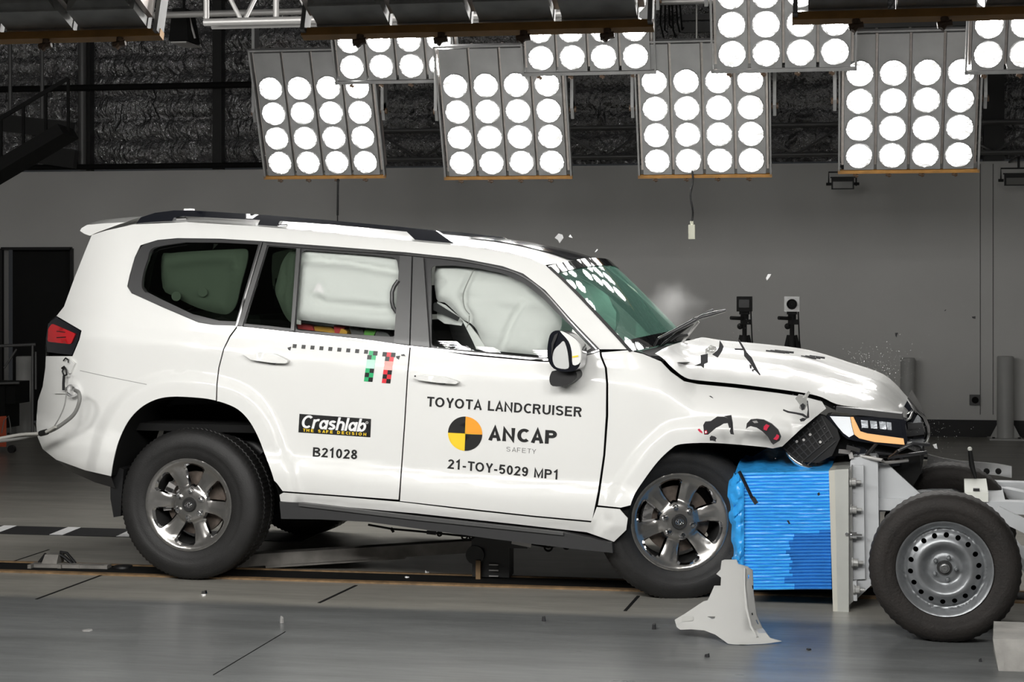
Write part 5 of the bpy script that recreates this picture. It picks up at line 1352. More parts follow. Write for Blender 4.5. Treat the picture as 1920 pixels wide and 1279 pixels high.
# blue ribbed block
NG = 36; rows = []; yt, ybm = 886.5, 1106.0
def blue_left(py): return 1391 + 3 * math.sin(py / 9.0) + 2 * math.sin(py / 3.7)
def blue_right(py): return 1555 + 4.5 * (py - 886) / 220
def groove_y(g):
    ph = g % 1.0; return 0.0075 * (1 - min(1.0, 6 * min(ph, 1 - ph)))
for i in range(NG * 6 + 1):
    g = i / 6; py = yt + (ybm - yt) * i / (NG * 6); row = []
    for k in range(19):
        px = blue_left(py) + (blue_right(py) - blue_left(py)) * k / 18
        wob = 0.9 * math.sin(px / 37.0 + 1) * math.sin(py / 40.0)
        row.append(P(px, py + wob - 4.0 * (px - 1391) / 165 * (1 - i / (NG * 6)), groove_y(g) + 0.004 * noise.noise(Vector((px / 18, py / 5, 0)))))
    rows.append(row)
bb = MB().grid(rows)
bt = [r for r in rows[0]]; bo = [r for r in rows[-1]]
bb.grid([[q + Vector((0, 0.98, 0)) for q in bt], [q + Vector((0, 0.5, 0)) for q in bt], bt])
bb.grid([bo, [q + Vector((0, 0.98, 0)) for q in bo]])
bb.grid([[r[0] for r in rows], [r[0] + Vector((0, 0.98, 0)) for r in rows]])
fixn(bb.build('barrier_block', M['blue'], tr, 40))
# torn-open part as darker blue ribs laid on proud, with a stepped edge
stp = random.Random(11)
for g in range(18, NG):
    e = {18: 1536, 19: 1489, 20: 1487}.get(g, 1480 + stp.uniform(-10, 10) + (8 if 27 < g < 31 else 0))
    if g == 32: e = 1471
    y0, y1 = yt + (ybm - yt) * g / NG, yt + (ybm - yt) * (g + 1) / NG
    rr = []
    for q in range(5):
        t = q / 4; py = y0 + (y1 - y0) * t
        rr.append([P(px, py + 0.9 * math.sin(px / 37.0 + 1) * math.sin(py / 40.0) - 4.0 * (px - 1391) / 165 * (1 - (py - yt) / (ybm - yt)), -0.005 + groove_y(t if t not in (0,) else 0.0) * 0.9 + (0.002 if k == 0 else 0)) for k, px in enumerate([e + (blue_right(py) - e) * kk / 8 for kk in range(9)])])
    mb = MB().grid(rr); n9 = len(mb.v)
    mb.grid([rr[0], [v + Vector((0, 0.012, 0)) for v in rr[0]]]); mb.grid([rr[-1], [v + Vector((0, 0.012, 0)) for v in rr[-1]]]); mb.grid([[r[0] for r in rr], [r[0] + Vector((0, 0.012, 0)) for r in rr]])
    mb.build('torn_rib', M['blue2'], tr, 40)
# crumpled foil on the struck edge and on top
rows = []
cl = cr([(1376, 887), (1367, 905), (1364, 930), (1370, 950), (1366, 968), (1372, 985), (1371, 1010), (1376, 1035), (1372, 1050), (1378, 1062), (1392, 1106)], 5)
for i, (a, b_) in enumerate(cl):
    row = []
    for k in range(9):
        t = k / 8; px = a + (1395 - a) * t; py = b_ + 3 * math.sin(i * 0.9 + k)
        row.append(P(px, py, -0.012 - 0.030 * math.sin(math.pi * t) * (0.6 + 0.8 * noise.noise(Vector((i * 0.35, k * 0.5, 2)))) + 0.05 * (1 - t) ** 2))
    rows.append(row)
cf = MB().grid(rows); cf.grid([[r[0] for r in rows], [r[0] + Vector((0.01, 0.5, 0)) for r in rows], [r[0] + Vector((0, 0.98, 0)) for r in rows]])
cf.build('crumpled_edge', M['bluecrush'], tr, 60)
rows = []
for i in range(16):
    px = 1378 + (1556 - 1378) * i / 15; row = []
    for k in range(9):
        t = k / 8; q = P(px, 888 - 3 * i / 15, 0.0); hgt = 0.05 * math.sin(math.pi * min(1, t * 1.1)) * (0.7 + 0.9 * noise.noise(Vector((i * 0.4, k * 0.5, 7)))) * (1.0 if i < 12 else 0.5)
        row.append(q + Vector((0, 0.98 * t, max(-0.002, hgt) + 0.03 * math.sin(math.pi * t) * (1 - i / 20))))
    rows.append(row)
MB().grid(rows).build('torn_foil', M['bluecrush'], tr, 60)
def tp(name, poly, y, thick, m, step=1e9): return prism(name, poly, lambda p: P(p[0], p[1], y), m, tr, thick, step=step)
# load plates and post
tp('load_plate', [(1554, 882.5), (1565, 881.5), (1570.5, 1153.5), (1562, 1153.5)], -0.03, 1.06, mat('cream_plate', (0.54, 0.53, 0.47), 0.5))
tp('load_plate', [(1565, 881), (1591, 879.5), (1591.5, 1152), (1570.5, 1153)], -0.03, 1.06, M['ali'])
tp('load_plate', [(1591.5, 880), (1597, 873), (1599.5, 1128), (1592, 1135)], 0.0, 1.0, mat('dark_steel_plate', (0.30, 0.30, 0.29), 0.4, metal=0.5))  # thin plate of darker steel
tp('post', [(1594, 866), (1598, 858), (1642, 855.5), (1646, 861), (1648, 1010), (1632, 1062), (1630, 1090), (1598, 1092)], 0.06, 0.16, M['grey'])
tp('post', [(1594, 866), (1598, 858), (1642, 855.5), (1646, 861), (1648, 1010), (1632, 1062), (1630, 1090), (1598, 1092)], 0.78, 0.16, M['grey'])
tp('flange', [(1594, 873), (1619, 873), (1622, 1086), (1599, 1087)], 0.035, 0.02, M['grey'])
tp('foot_block', [(1599, 1090), (1606, 1090), (1607, 1127), (1600, 1127)], 0.0, 0.15, M['grey'])
tp('foot_block', [(1607, 1086), (1632, 1086), (1634, 1097), (1608, 1122)], 0.05, 0.12, M['grey'])
for k, (px, py) in enumerate(((1602, 904), (1603, 955.6), (1603.5, 1003.5), (1606, 1055), (1609, 1106))):
    q = P(px, py, 0.0); s_ = 1.0 if k < 4 else 0.7
    MB().lathe([(0.001, 0.032), (0.009, 0.032), (0.009, 0.008), (0.019, 0.008), (0.019, -0.014), (0.023, -0.015), (0.023, -0.022), (0.001, -0.022)], tuple(q), 'X', 12).build('bolt', M['chrome'] if k == 2 else M['housing'], tr, 30)
MB().lathe([(0.001, -0.012), (0.008, -0.012), (0.008, 0.01), (0.001, 0.012)], tuple(P(1588, 1001, -0.03)), 'Y', 10).build('bolt', M['chrome'], tr, 30)
tp('gusset', [(1646, 869), (1664, 870), (1731, 931), (1738, 944), (1700, 956), (1648, 960)], 0.12, 0.025, M['grey'])
tp('gusset', [(1646, 869), (1664, 870), (1731, 931), (1738, 944), (1700, 956), (1648, 960)], 0.86, 0.025, M['grey'])
def beam(px0, px1, pyt, pyb, y, yw, name='beam'):
    pt_, pb_ = P((px0 + px1) / 2, pyt, y), P((px0 + px1) / 2, pyb, y)
    x0, x1 = P(px0, pyt, y).x, P(px1, pyt, y).x
    return MB().box(((x0 + x1) / 2, y + yw / 2, (pt_.z + pb_.z) / 2), (x1 - x0, yw, pt_.z - pb_.z)).build(name, M['grey'], tr, None)
beam(1646, 2120, 941, 964, 0.10, 0.09)
beam(1700, 2120, 905, 926, 0.80, 0.09)
zb0 = P(1850, 941, 0.10).z
x_c = P(1855, 930, 0.4).x
MB().box((x_c + 0.02, 0.49, zb0 - 0.03), (0.10, 0.72, 0.055)).build('cross_beam', M['grey'], tr, None)
MB().bar((x_c + 0.06, 0.80, zb0 - 0.028), (x_c + 0.42, 0.16, zb0 - 0.028), 0.06, 0.05).build('cross_beam', M['grey'], tr, None)
MB().bar((P(1648, 930, 0.2).x, 0.18, zb0 - 0.02), (P(1815, 905, 0.8).x, 0.80, zb0 - 0.03), 0.07, 0.05).build('cross_beam', M['grey'], tr, None)
MB().bar(P(1868, 960, -0.05), P(2010, 1030, -0.05), 0.05, 0.06).build('side_strut', M['grey'], tr, None)
sb0 = P(1831, 926, 0.10)
bx = MB(); q0 = P(1809, 928, 0.09); q1 = P(1853, 928, 0.09); zt_ = P(1831, 888, 0.62).z
bx.hexa([(q0.x, 0.09, zb0), (q1.x, 0.09, zb0), (q1.x - 0.0, 0.62, zb0), (q0.x, 0.62, zb0)], [(q0.x, 0.10, zb0 + 0.045), (q1.x, 0.10, zb0 + 0.045), (q1.x - 0.0, 0.62, zb0 + 0.055), (q0.x, 0.62, zb0 + 0.055)])
sbx = bx.build('sensor_box', M['pale'], tr, None)
MB().box((q0.x * 0.5 + q1.x * 0.5, 0.14, zb0 + 0.052), (0.03, 0.03, 0.012)).build('box_clip', M['black'], sbx, None)
MB().tube([(q1.x - 0.05, 0.6, zb0 + 0.05), (q1.x - 0.07, 0.6, zb0 + 0.12), (q1.x - 0.08, 0.58, zb0 + 0.20)], [0.006, 0.014, 0.010], 8).build('sensor_stalk', M['black'], sbx, 60)
MB().sphere((q1.x - 0.08, 0.58, zb0 + 0.205), 0.012).build('stalk_tip', M['pale'], sbx, 60)
# crumpled metal strip lying across the far side
ms = [(1739, 851), (1765, 858), (1800, 864), (1833, 866), (1870, 869), (1897, 874)]
rows = [[P(a, b_, 1.12) for a, b_ in ms], [P(a, b_ + 2, 1.05) + Vector((0, 0, 0.004)) for a, b_ in ms], [P(a, b_ + 20, 1.05) for a, b_ in ms]]
rr2 = [[v + Vector((0, 0.012, -0.008)) for v in r] for r in rows]
mm = MB().grid(rows); mm.grid(rr2[::-1])
fixn(mm.build('torn_bumper_strip', M['brush'], tr, 30))
for px in (1850, 1872): MB().tube([P(px, 884, 1.04), P(px, 884, 1.06)], 0.016, 10).build('strip_hole', M['liner'], tr, 60)
# wheels with pressed steel rims
def trolley_wheel(loc, rz):
    R = 0.209
    outer = [(R * math.cos(2 * math.pi * k / 90), R * math.sin(2 * math.pi * k / 90)) for k in range(90)]
    holes = [[(0.147 * math.cos(t) + 0.0118 * math.cos(a), 0.147 * math.sin(t) + 0.0118 * math.sin(a)) for a in [2 * math.pi * j / 10 for j in range(10)]] for t in [2 * math.pi * (k + 0.35) / 18 for k in range(18)]]
    def yy(r): return pch([(0.0, 0.040), (0.05, 0.040), (0.068, 0.046), (0.078, 0.040), (0.098, 0.018), (0.115, 0.006), (0.130, 0.012), (0.147, 0.024), (0.160, 0.030), (0.168, 0.042), (0.174, 0.050), (0.180, 0.026), (0.192, 0.016), (0.200, 0.002), (0.210, -0.002)], r)
    v, f = cdt(dens(outer, 0.012), holes, 0.0085)
    rim = sheet('wheel', v, f, lambda p: Vector((p[0], yy(math.hypot(*p)), p[1])), M['steel'], tr, 0.004)
    rim.location = loc; rim.rotation_euler = (0, 0, rz)
    MB().lathe([(0.21, 0.0), (0.17, 0.06), (0.165, 0.19)], n=40).lathe([(0.001, 0.07), (0.17, 0.07)], n=30).build('rim_barrel', M['liner'], rim, 40)
    tyre_mb(0.330, 0.205, 0.20, 120, 2, 0.004).build('tyre', M['oldrubber'], rim, 50)
    MB().lathe([(0.0015, 0.012), (0.014, 0.012), (0.017, 0.018), (0.017, 0.022), (0.022, 0.022), (0.024, 0.042)], n=24).build('hub', M['brush'], rim, 30)
    MB().lathe([(0.024, 0.036), (0.032, 0.034), (0.034, 0.042)], n=24).build('hub_ring', M['dark'], rim, 30)
    for k in range(5):
        t = 2 * math.pi * k / 5 + 1.2; c = (0.049 * math.cos(t), 0, 0.049 * math.sin(t))
        MB().lathe([(0.001, 0.016), (0.006, 0.017), (0.010, 0.024), (0.010, 0.045)], c, 'Y', 8).build('lug_nut', M['steel'], rim, 30)
    return rim
wc = P(1771, 1082, -0.67)
twl = trolley_wheel((wc.x, -0.67, 0.326), 0)
c2 = copy_tree(twl, tr); c2.location = (wc.x + 0.02, 0.80, 0.326); c2.rotation_euler = (0, 0, math.pi)
MB().tube([(wc.x, -0.58, 0.326), (wc.x, 0.75, 0.326)], 0.035, 12).build('axle', M['dark'], tr, 60)
MB().bar((wc.x - 0.05, -0.42, 0.34), (wc.x - 0.05, 0.12, zb0 - 0.08), 0.06, 0.06).build('suspension_arm', M['grey'], tr, None)
MB().bar((wc.x + 0.45, -0.3, 0.20), (wc.x + 0.2, 0.12, zb0 - 0.08), 0.05, 0.05).build('suspension_arm', M['grey'], tr, None)
MB().bar((wc.x - 0.5, 0.12, 0.28), (wc.x + 1.2, 0.12, 0.28), 0.07, 0.08).build('lower_beam', M['grey'], tr, None)
MB().hexa([(P(1415, 1108, 0.3).x, 0.3, 0.06), (P(1560, 1108, 0.3).x, 0.3, 0.06), (P(1560, 1108, 0.3).x, 0.3, 0.13), (P(1415, 1108, 0.3).x, 0.3, 0.13)], [(P(1415, 1108, 0.3).x, 0.9, 0.06), (P(1560, 1108, 0.3).x, 0.9, 0.06), (P(1560, 1108, 0.3).x, 0.9, 0.13), (P(1415, 1108, 0.3).x, 0.9, 0.13)]).build('lower_foil', M['liner'], tr, None)
# ================================================================== things on the floor
q = FL(1872, 1258)
cb = MB().hexa([(q.x, q.y, 0), (q.x + 0.7, q.y, 0), (q.x + 0.72, q.y + 0.40, 0), (q.x + 0.02, q.y + 0.40, 0)], [(q.x - 0.02, q.y + 0.02, 0.126), (q.x + 0.68, q.y + 0.02, 0.126), (q.x + 0.70, q.y + 0.40, 0.126), (q.x + 0.02, q.y + 0.40, 0.126)])
tag(cb.build('concrete_kerb', M['concrete'], smooth=None), 'chipped pale concrete kerb at the lower right corner beside the trolley tyre', 'kerb')
# torn-off white wing panel standing on the floor
frag = [(1353, 1052), (1358, 1050), (1380.6, 1050), (1384, 1058), (1401, 1063), (1411, 1070), (1412.5, 1112.6), (1418.5, 1154), (1429, 1178), (1444, 1197), (1465, 1203), (1413, 1210.6), (1392.7, 1216), (1365, 1207), (1341, 1190), (1320, 1182), (1296, 1180), (1275.7, 1181), (1269, 1176), (1265, 1162.5), (1282.6, 1152), (1318.7, 1128), (1327, 1126), (1339, 1099), (1351, 1099), (1352, 1083), (1343, 1076.5), (1351, 1068)]
def fragp(p, o=0.0):
    px, py = p; d = 7.67 + (1216 - py) * 0.0022 + 0.10 * ((px - 1375) / 100.0) ** 2 * (1 if px < 1375 else 0.2) - o
    if px > 1398 and py < 1180: d += 0.0030 * (px - 1398)
    q = D(px, py, d); q.z = max(q.z, 0.002); return q
hl1 = [(1326, 1156), (1341, 1156), (1340, 1160), (1334, 1161)]; hl2 = [(1402, 1078), (1405, 1078), (1404, 1086), (1402, 1086)]; hl3 = [(1416, 1163), (1419, 1162), (1423, 1171), (1420, 1171)]
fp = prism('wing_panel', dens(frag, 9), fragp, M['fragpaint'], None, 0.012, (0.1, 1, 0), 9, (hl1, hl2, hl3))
for p_ in fp.data.polygons: p_.use_smooth = True
tag(fp, 'torn white wing panel standing on the floor before the blue block', 'panel')
prism('backing_tape', round_poly([(1278, 1157), (1300, 1156), (1300, 1164), (1278, 1166)], 2, 2), lambda p: fragp(p, 0.004), mat('grey_tape', (0.42, 0.42, 0.40), 0.6), fp, 0.003)
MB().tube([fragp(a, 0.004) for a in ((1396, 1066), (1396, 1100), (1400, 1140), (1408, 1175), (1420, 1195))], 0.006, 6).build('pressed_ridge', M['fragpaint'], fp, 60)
for pl in ([(1410, 1098), (1412, 1098), (1413, 1104), (1411, 1104)], [(1409, 1150), (1411, 1149), (1412, 1153), (1410, 1154)]):
    prism('fixing_hole', pl, lambda p: fragp(p, 0.003), M['liner'], fp, 0.002)
# tow gear under the car
tg_ = empty('tow_beam', FL(470, 1068), 0, 'dark greased tow beam lying on the floor rail under the car', 'tow beam')
o0 = FL(470, 1068)
def R0(v): return Vector(v) - o0
a = D(452, 1050, 9.75) ; b_ = D(905, 1022, 9.55)
MB().bar(R0(a), R0(b_), 0.10, 0.065).build('beam', M['dirty'], tg_, None)
a2 = FL(500, 1066); b2 = D(760, 1042, 9.6)
MB().bar(R0(a2 + Vector((0, 0, 0.02))), R0(b2), 0.05, 0.03).build('side_bar', M['dirty'], tg_, None)
b3 = FL(902, 1086); hz_ = MB()
hz_.box(R0(b3 + Vector((0.05, 0.08, 0.10))), (0.20, 0.14, 0.18)); hz_.box(R0(b3 + Vector((0.10, 0.05, 0.20))), (0.30, 0.12, 0.06)); hz_.tube([R0(b3 + Vector((-0.03, -0.02, 0.13))), R0(b3 + Vector((-0.03, 0.16, 0.13)))], 0.05, 14)
hz_.build('winch_head', M['dark'], tg_, 40)
MB().box(R0(b3 + Vector((-0.01, -0.02, 0.05))), (0.025, 0.03, 0.11)).build('rusty_lug', M['railbar'], tg_, None)
ld = MB()
for k in range(3): ld.box(R0(b3 + Vector((0.07, -0.01, 0.02 + 0.03 * k))), (0.05, 0.008, 0.006))
ld.build('rung', M['tube'], tg_, None)
# tether under the side step
tcp = [(690, 984), (735, 992), (780, 996), (820, 1000), (868, 1005), (905, 1006), (950, 1012), (990, 1019), (1028, 1026), (1050, 1023), (1068, 1020)]
tt = empty('tether', D(868, 1005, 9.2), 0, 'thin black tether with rings and turnbuckles hanging below the side step', 'tether')
o1 = D(868, 1005, 9.2)
MB().tube([D(x, y, 9.2) - o1 for x, y in tcp], 0.006, 6).build('cable', M['black'], tt, 60)
for px, py, r_ in ((824, 1001, 0.011), (871, 1006, 0.015), (884, 1006, 0.012), (1028, 1026, 0.020), (1062, 1023, 0.018)):
    c = D(px, py, 9.2) - o1
    MB().tube([c + Vector((r_ * math.cos(t), 0, r_ * math.sin(t))) for t in [2 * math.pi * k / 16 for k in range(17)]], 0.0055, 6, False).build('ring', M['black'], tt, 60)
MB().bar(D(960, 1014, 9.2) - o1, D(996, 1021, 9.2) - o1, 0.026, 0.03).build('turnbuckle', M['tube'], tt, None)
MB().bar(D(800, 998, 9.2) - o1, D(818, 1000, 9.2) - o1, 0.018, 0.018).build('turnbuckle', M['black'], tt, None)
MB().tube([D(733, 990, 9.2) - o1, D(738, 998, 9.2) - o1, D(734, 992, 9.2) - o1], 0.008, 6).build('hook', M['black'], tt, 60)
# shuttle on the floor rail at the left
o2 = FL(105, 1063); sh = empty('rail_shuttle', o2, 0, 'small grimy tow shuttle with a raised hook block on the floor rail at left', 'shuttle')
def F0(px, py, z=0.0): return FL(px, py, PB, z) - o2
L0 = F0(62, 1064); 
MB().bar(F0(60, 1064) + Vector((0, 0, 0.012)), F0(205, 1067) + Vector((0, 0, 0.012)), 0.07, 0.022).build('base_strip', M['dirty'], sh, None)
qa, qb = F0(84, 1062), F0(112, 1063)
MB().hexa([(qa.x, -0.04, 0.02), (qb.x, -0.04, 0.02), (qb.x, 0.06, 0.02), (qa.x, 0.06, 0.02)], [(qa.x + 0.018, -0.03, 0.072), (qb.x + 0.008, -0.03, 0.072), (qb.x + 0.008, 0.05, 0.072), (qa.x + 0.018, 0.05, 0.072)]).build('hook_block', M['dirty'], sh, None)
MB().tube([(qb.x, 0, 0.07), (qb.x + 0.03, 0, 0.055), (qb.x + 0.075, 0, 0.02)], 0.010, 6).build('hook_strap', M['black'], sh, 60)
MB().tube([(qb.x - 0.01, 0.03, 0.078), (qb.x + 0.03, 0.03, 0.074), (qb.x + 0.085, 0.02, 0.02)], 0.008, 6).build('hook_strap', M['black'], sh, 60)
MB().tube([(qa.x - 0.03, 0, 0.02), (qa.x + 0.01, 0, 0.07)], 0.010, 6).build('hook_strap', M['black'], sh, 60)
for px in (60, 116, 150, 203): MB().box(F0(px, 1066) + Vector((0, -0.01, 0.01)), (0.02, 0.05, 0.03)).build('clamp', M['dirty'], sh, None)
MB().lathe([(0.001, 0.018), (0.05, 0.016), (0.055, 0.0)], tuple(F0(231, 1066)), 'Z', 16).build('pulley', M['black'], sh, 40)
# umbilical cables leaving the tail
um = empty('umbilical_cable', D(60, 818, 9.5), 0, 'thick grey cable plugged into the rear corner and running off to the left', 'cable')
o3 = D(60, 818, 9.5)
def uc(name, pts, r_, m): MB().tube([D(x, y, d) - o3 for x, y, d in cr(pts, 4)], r_, 8).build(name, m, um, 60)
uc('cable_run', [(141, 732, 9.36), (148, 737, 9.30), (149, 752, 9.28), (140, 775, 9.3), (120, 793, 9.34), (95, 808, 9.4), (66, 815, 9.5), (30, 823, 9.6), (-30, 830, 9.7)], 0.0105, M['cable'])
uc('cable_run', [(104, 800, 9.35), (80, 812, 9.42), (40, 815, 9.55), (0, 822, 9.65), (-40, 827, 9.7)], 0.009, mat('pale_cable', (0.42, 0.41, 0.38), 0.5))
uc('thin_lead', [(125, 732, 9.36), (121, 760, 9.34), (112, 782, 9.34), (102, 799, 9.35)], 0.0035, M['cable'])
MB().tube([D(76, 813, 9.44) - o3, D(88, 810, 9.40) - o3], 0.016, 8).build('cable_clip', M['black'], um, 60)
# dim trolley with orange crate at the left edge
cart = empty('equipment_cart', FL(8, 850), 0, 'dim dark cart with orange crates and a handrail at the left edge', 'cart')
oc = FL(8, 850); dd_ = F * HC / (850 - YH)
def K(px, py, y=0.0): return D(px, py, dd_ + y) - oc
b = MB()
b.tube([K(-30, 650), K(66, 646)], 0.014, 8); b.tube([K(61, 646), K(61, 812)], 0.012, 8); b.tube([K(67, 660), K(67, 730)], 0.010, 8); b.tube([K(-30, 720), K(36, 718)], 0.012, 8); b.tube([K(8, 690), K(31, 655)], 0.010, 8)
b.build('handrail', M['dimtube'], cart, 60)
MB().box(K(10, 735, 0.3), (0.34, 0.3, 0.20)).box(K(-10, 760, 0.3), (0.35, 0.3, 0.4)).build('cabinet', M['liner'], cart, None)
MB().hexa([K(-30, 783), K(12, 780), K(12, 838), K(-30, 838)], [K(-30, 783, 0.3), K(12, 780, 0.3), K(12, 838, 0.3), K(-30, 838, 0.3)]).build('crate', M['orangebox'], cart, None)
MB().tube([K(3, 812), K(8, 788), K(16, 780), K(19, 795), K(20, 810)], 0.005, 6).build('lead', M['cable'], cart, 60)
MB().lathe([(0.001, -0.02), (0.035, -0.02), (0.035, 0.02), (0.001, 0.02)], tuple(K(22, 842)), 'Y', 16).build('castor', M['black'], cart, 40)
MB().lathe([(0.001, -0.02), (0.035, -0.02), (0.035, 0.02), (0.001, 0.02)], tuple(K(-25, 842)), 'Y', 16).build('castor', M['black'], cart, 40)
# ================================================================== flying fragments
def chip(name, pl, d, m, label, cat='fragment', th=0.008, group=None, tilt=0.0):
    c0 = sum(p[0] for p in pl) / len(pl)
    o = prism(name, pl, lambda p: D(p[0], p[1], d + tilt * (p[0] - c0)), M[m], None, th, (0, 1, 0))
    return tag(o, label, cat, group or 'flying fragments')
def Z2(x, y): return (1280 + x / 5.33, 620 + y / 5.33)
def zz_(l): return [Z2(*p) for p in l]
def group_frag(name, label, parts, d=8.35):
    r = empty(name, (0, 0, 0), 0, label, 'fragment', 'flying fragments')
    first = None
    for nm, pl, m, dd, th in parts:
        o = prism(nm, pl, lambda p: D(p[0], p[1], d + dd), M[m], r, th, (0, 1, 0))
    return r
group_frag('clip_fragment', 'broken black clip with clear plastic flying above the bonnet, left of the long strip', [
    ('shard', zz_([(115, 352), (180, 325), (180, 245), (250, 230), (250, 320), (215, 335), (210, 375), (185, 355)]), 'fragment', 0, 0.02),
    ('clear_part', zz_([(228, 235), (225, 185), (280, 145), (330, 165), (340, 195), (300, 235)]), 'clear', 0.01, 0.02),
    ('shard', zz_([(295, 240), (345, 195), (362, 165), (370, 100), (392, 130), (408, 160), (395, 205), (350, 270)]), 'fragment', -0.01, 0.02)])
group_frag('strip_fragment', 'long thin black strip with hooks flying above the bonnet', [
    ('strip', zz_([(548, 90), (565, 92), (600, 145), (640, 215), (690, 270), (740, 375), (778, 440), (768, 446), (720, 395), (668, 320), (615, 255), (608, 200), (575, 140)]), 'fragment', 0, 0.012),
    ('tab', zz_([(518, 178), (600, 180), (606, 198), (520, 194)]), 'fragment', 0.02, 0.012),
    ('hook', zz_([(668, 335), (690, 350), (688, 382), (672, 378)]), 'fragment', 0.01, 0.008),
    ('hook', zz_([(690, 390), (718, 384), (722, 394), (705, 400), (712, 410), (696, 408)]), 'fragment', 0.01, 0.008)])
group_frag('bracket_fragment', 'curved black bracket flying just above the front wheel arch', [
    ('bracket', zz_([(205, 945), (225, 910), (280, 905), (345, 860), (415, 862), (470, 885), (490, 970), (465, 975), (450, 925), (410, 930), (370, 955), (330, 975), (255, 1040), (215, 1040)]), 'fragment', 0, 0.03),
    ('arm', zz_([(415, 855), (485, 845), (500, 920), (505, 1010), (512, 1040), (480, 1035), (470, 1005), (485, 960), (465, 880)]), 'fragment', 0.01, 0.02),
    ('mark', zz_([(218, 1000), (240, 995), (250, 1025), (222, 1035)]), 'redmark', -0.006, 0.006),
    ('hole', zz_([(222, 1008), (238, 1004), (240, 1022), (225, 1026)]), 'white', -0.010, 0.004)])
group_frag('arc_fragment', 'curved dark plastic arc with red marks flying by the front wing', [
    ('arc', zz_([(632, 985), (640, 930), (680, 888), (740, 882), (810, 890), (890, 930), (955, 990), (985, 1060), (970, 1100), (905, 1140), (885, 1120), (850, 1060), (800, 1010), (740, 970), (680, 955), (655, 965)]), 'fragment', 0, 0.03),
    ('mark', zz_([(810, 960), (835, 935), (870, 950), (850, 975), (840, 1000), (808, 990)]), 'redmark', -0.006, 0.006),
    ('mark', zz_([(905, 1085), (930, 1060), (940, 1035), (965, 1050), (960, 1075), (940, 1095)]), 'redmark', -0.006, 0.006),
    ('mark', zz_([(695, 905), (740, 900), (755, 922), (715, 925)]), 'tube', -0.006, 0.004)])
group_frag('tube_fragment', 'crumpled clear connector with a bent black lead flying beside the headlamp', [
    ('connector', zz_([(1125, 680), (1160, 640), (1215, 650), (1255, 605), (1275, 620), (1240, 680), (1245, 740), (1220, 790), (1195, 800), (1165, 775), (1170, 740)]), 'clear', 0, 0.03),
    ('core', zz_([(1175, 745), (1200, 725), (1225, 745), (1215, 785), (1190, 795)]), 'fragment', -0.006, 0.01),
    ('lead', zz_([(1005, 785), (1060, 805), (1140, 818), (1205, 830), (1240, 855), (1250, 790), (1238, 700), (1252, 700), (1262, 800), (1265, 870), (1240, 880), (1190, 850), (1130, 835), (1050, 822), (1002, 800)]), 'fragment', 0.01, 0.01),
    ('shard', zz_([(1168, 888), (1200, 872), (1240, 880), (1215, 905), (1180, 910)]), 'fragment', 0.0, 0.01)])
chip('chip', zz_([(262, 655), (280, 652), (302, 670), (305, 678), (285, 668)]), 8.4, 'fragment', 'tiny black sliver flying in front of the wing, above the curved bracket')
chip('chip', zz_([(270, 1068), (285, 1050), (320, 1058), (340, 1075), (328, 1095), (335, 1110), (300, 1100), (272, 1100)]), 8.35, 'fragment', 'small jagged black chip flying at the arch edge, below the curved bracket')
chip('chip', zz_([(148, 990), (165, 980), (195, 1010), (198, 1028), (170, 1015)]), 8.35, 'redmark', 'small red and dark chip flying left of the curved bracket')
chip('flake', [(1040, 446), (1047, 438), (1054, 440), (1056, 446), (1052, 452), (1049, 456), (1046, 450)], 9.0, 'white', 'largest white flake flying above the windscreen top', tilt=0.002)
chip('flake', [(1066, 444), (1069, 440), (1073, 446), (1069, 445)], 9.0, 'white', 'small white flake just right of the largest flying flake')
chip('flake', [(1115, 473), (1119, 467), (1121, 468), (1118, 472)], 9.0, 'white', 'tiny white flake flying above the windscreen, nearer the smoke')
chip('flake', [(1436, 522), (1440, 514), (1446, 514), (1443, 520), (1438, 526)], 9.2, 'white', 'white flake flying between and above the two tripod cameras')
chip('chip', [(1678, 624), (1684, 624), (1682, 629), (1681, 633), (1679, 630)], 9.6, 'fragment', 'tiny black chip flying above the bonnet front before the grey wall')
chip('chip', [(1822, 594), (1829, 593), (1829, 598), (1824, 597)], 10.5, 'fragment', 'tiny black chip flying above the wall socket')
chip('chip', [(1770, 583), (1774, 580), (1773, 583)], 10.5, 'fragment', 'tiniest dark chip flying up right, left of the chip above the socket')
chip('flake', [(1749, 834), (1756, 832), (1758, 842), (1752, 840)], 8.8, 'white', 'small white flake flying just right of the grille')
rodo = empty('rod_fragment', D(1398, 915, 8.3), 0, 'thin black lead with a plug end flying across the blue block', 'fragment')
oo = D(1398, 915, 8.3)
MB().tube([D(1386, 884, 8.3) - oo, D(1398, 908, 8.3) - oo, D(1411, 935, 8.3) - oo], 0.008, 8).build('lead', M['gloss'], rodo, 60)
MB().bar(D(1411, 933, 8.3) - oo, D(1418, 944, 8.3) - oo, 0.024, 0.02).build('plug', M['fragment'], rodo, None)
chip('chip', [(1475, 976), (1479, 976), (1482, 983), (1479, 983)], 8.3, 'fragment', 'tiny black chip flying before the middle of the blue block')
chip('chip', [(1532, 926), (1536, 923), (1538, 928), (1534, 930)], 8.3, 'fragment', 'tiny black chip flying before the blue block, upper right')
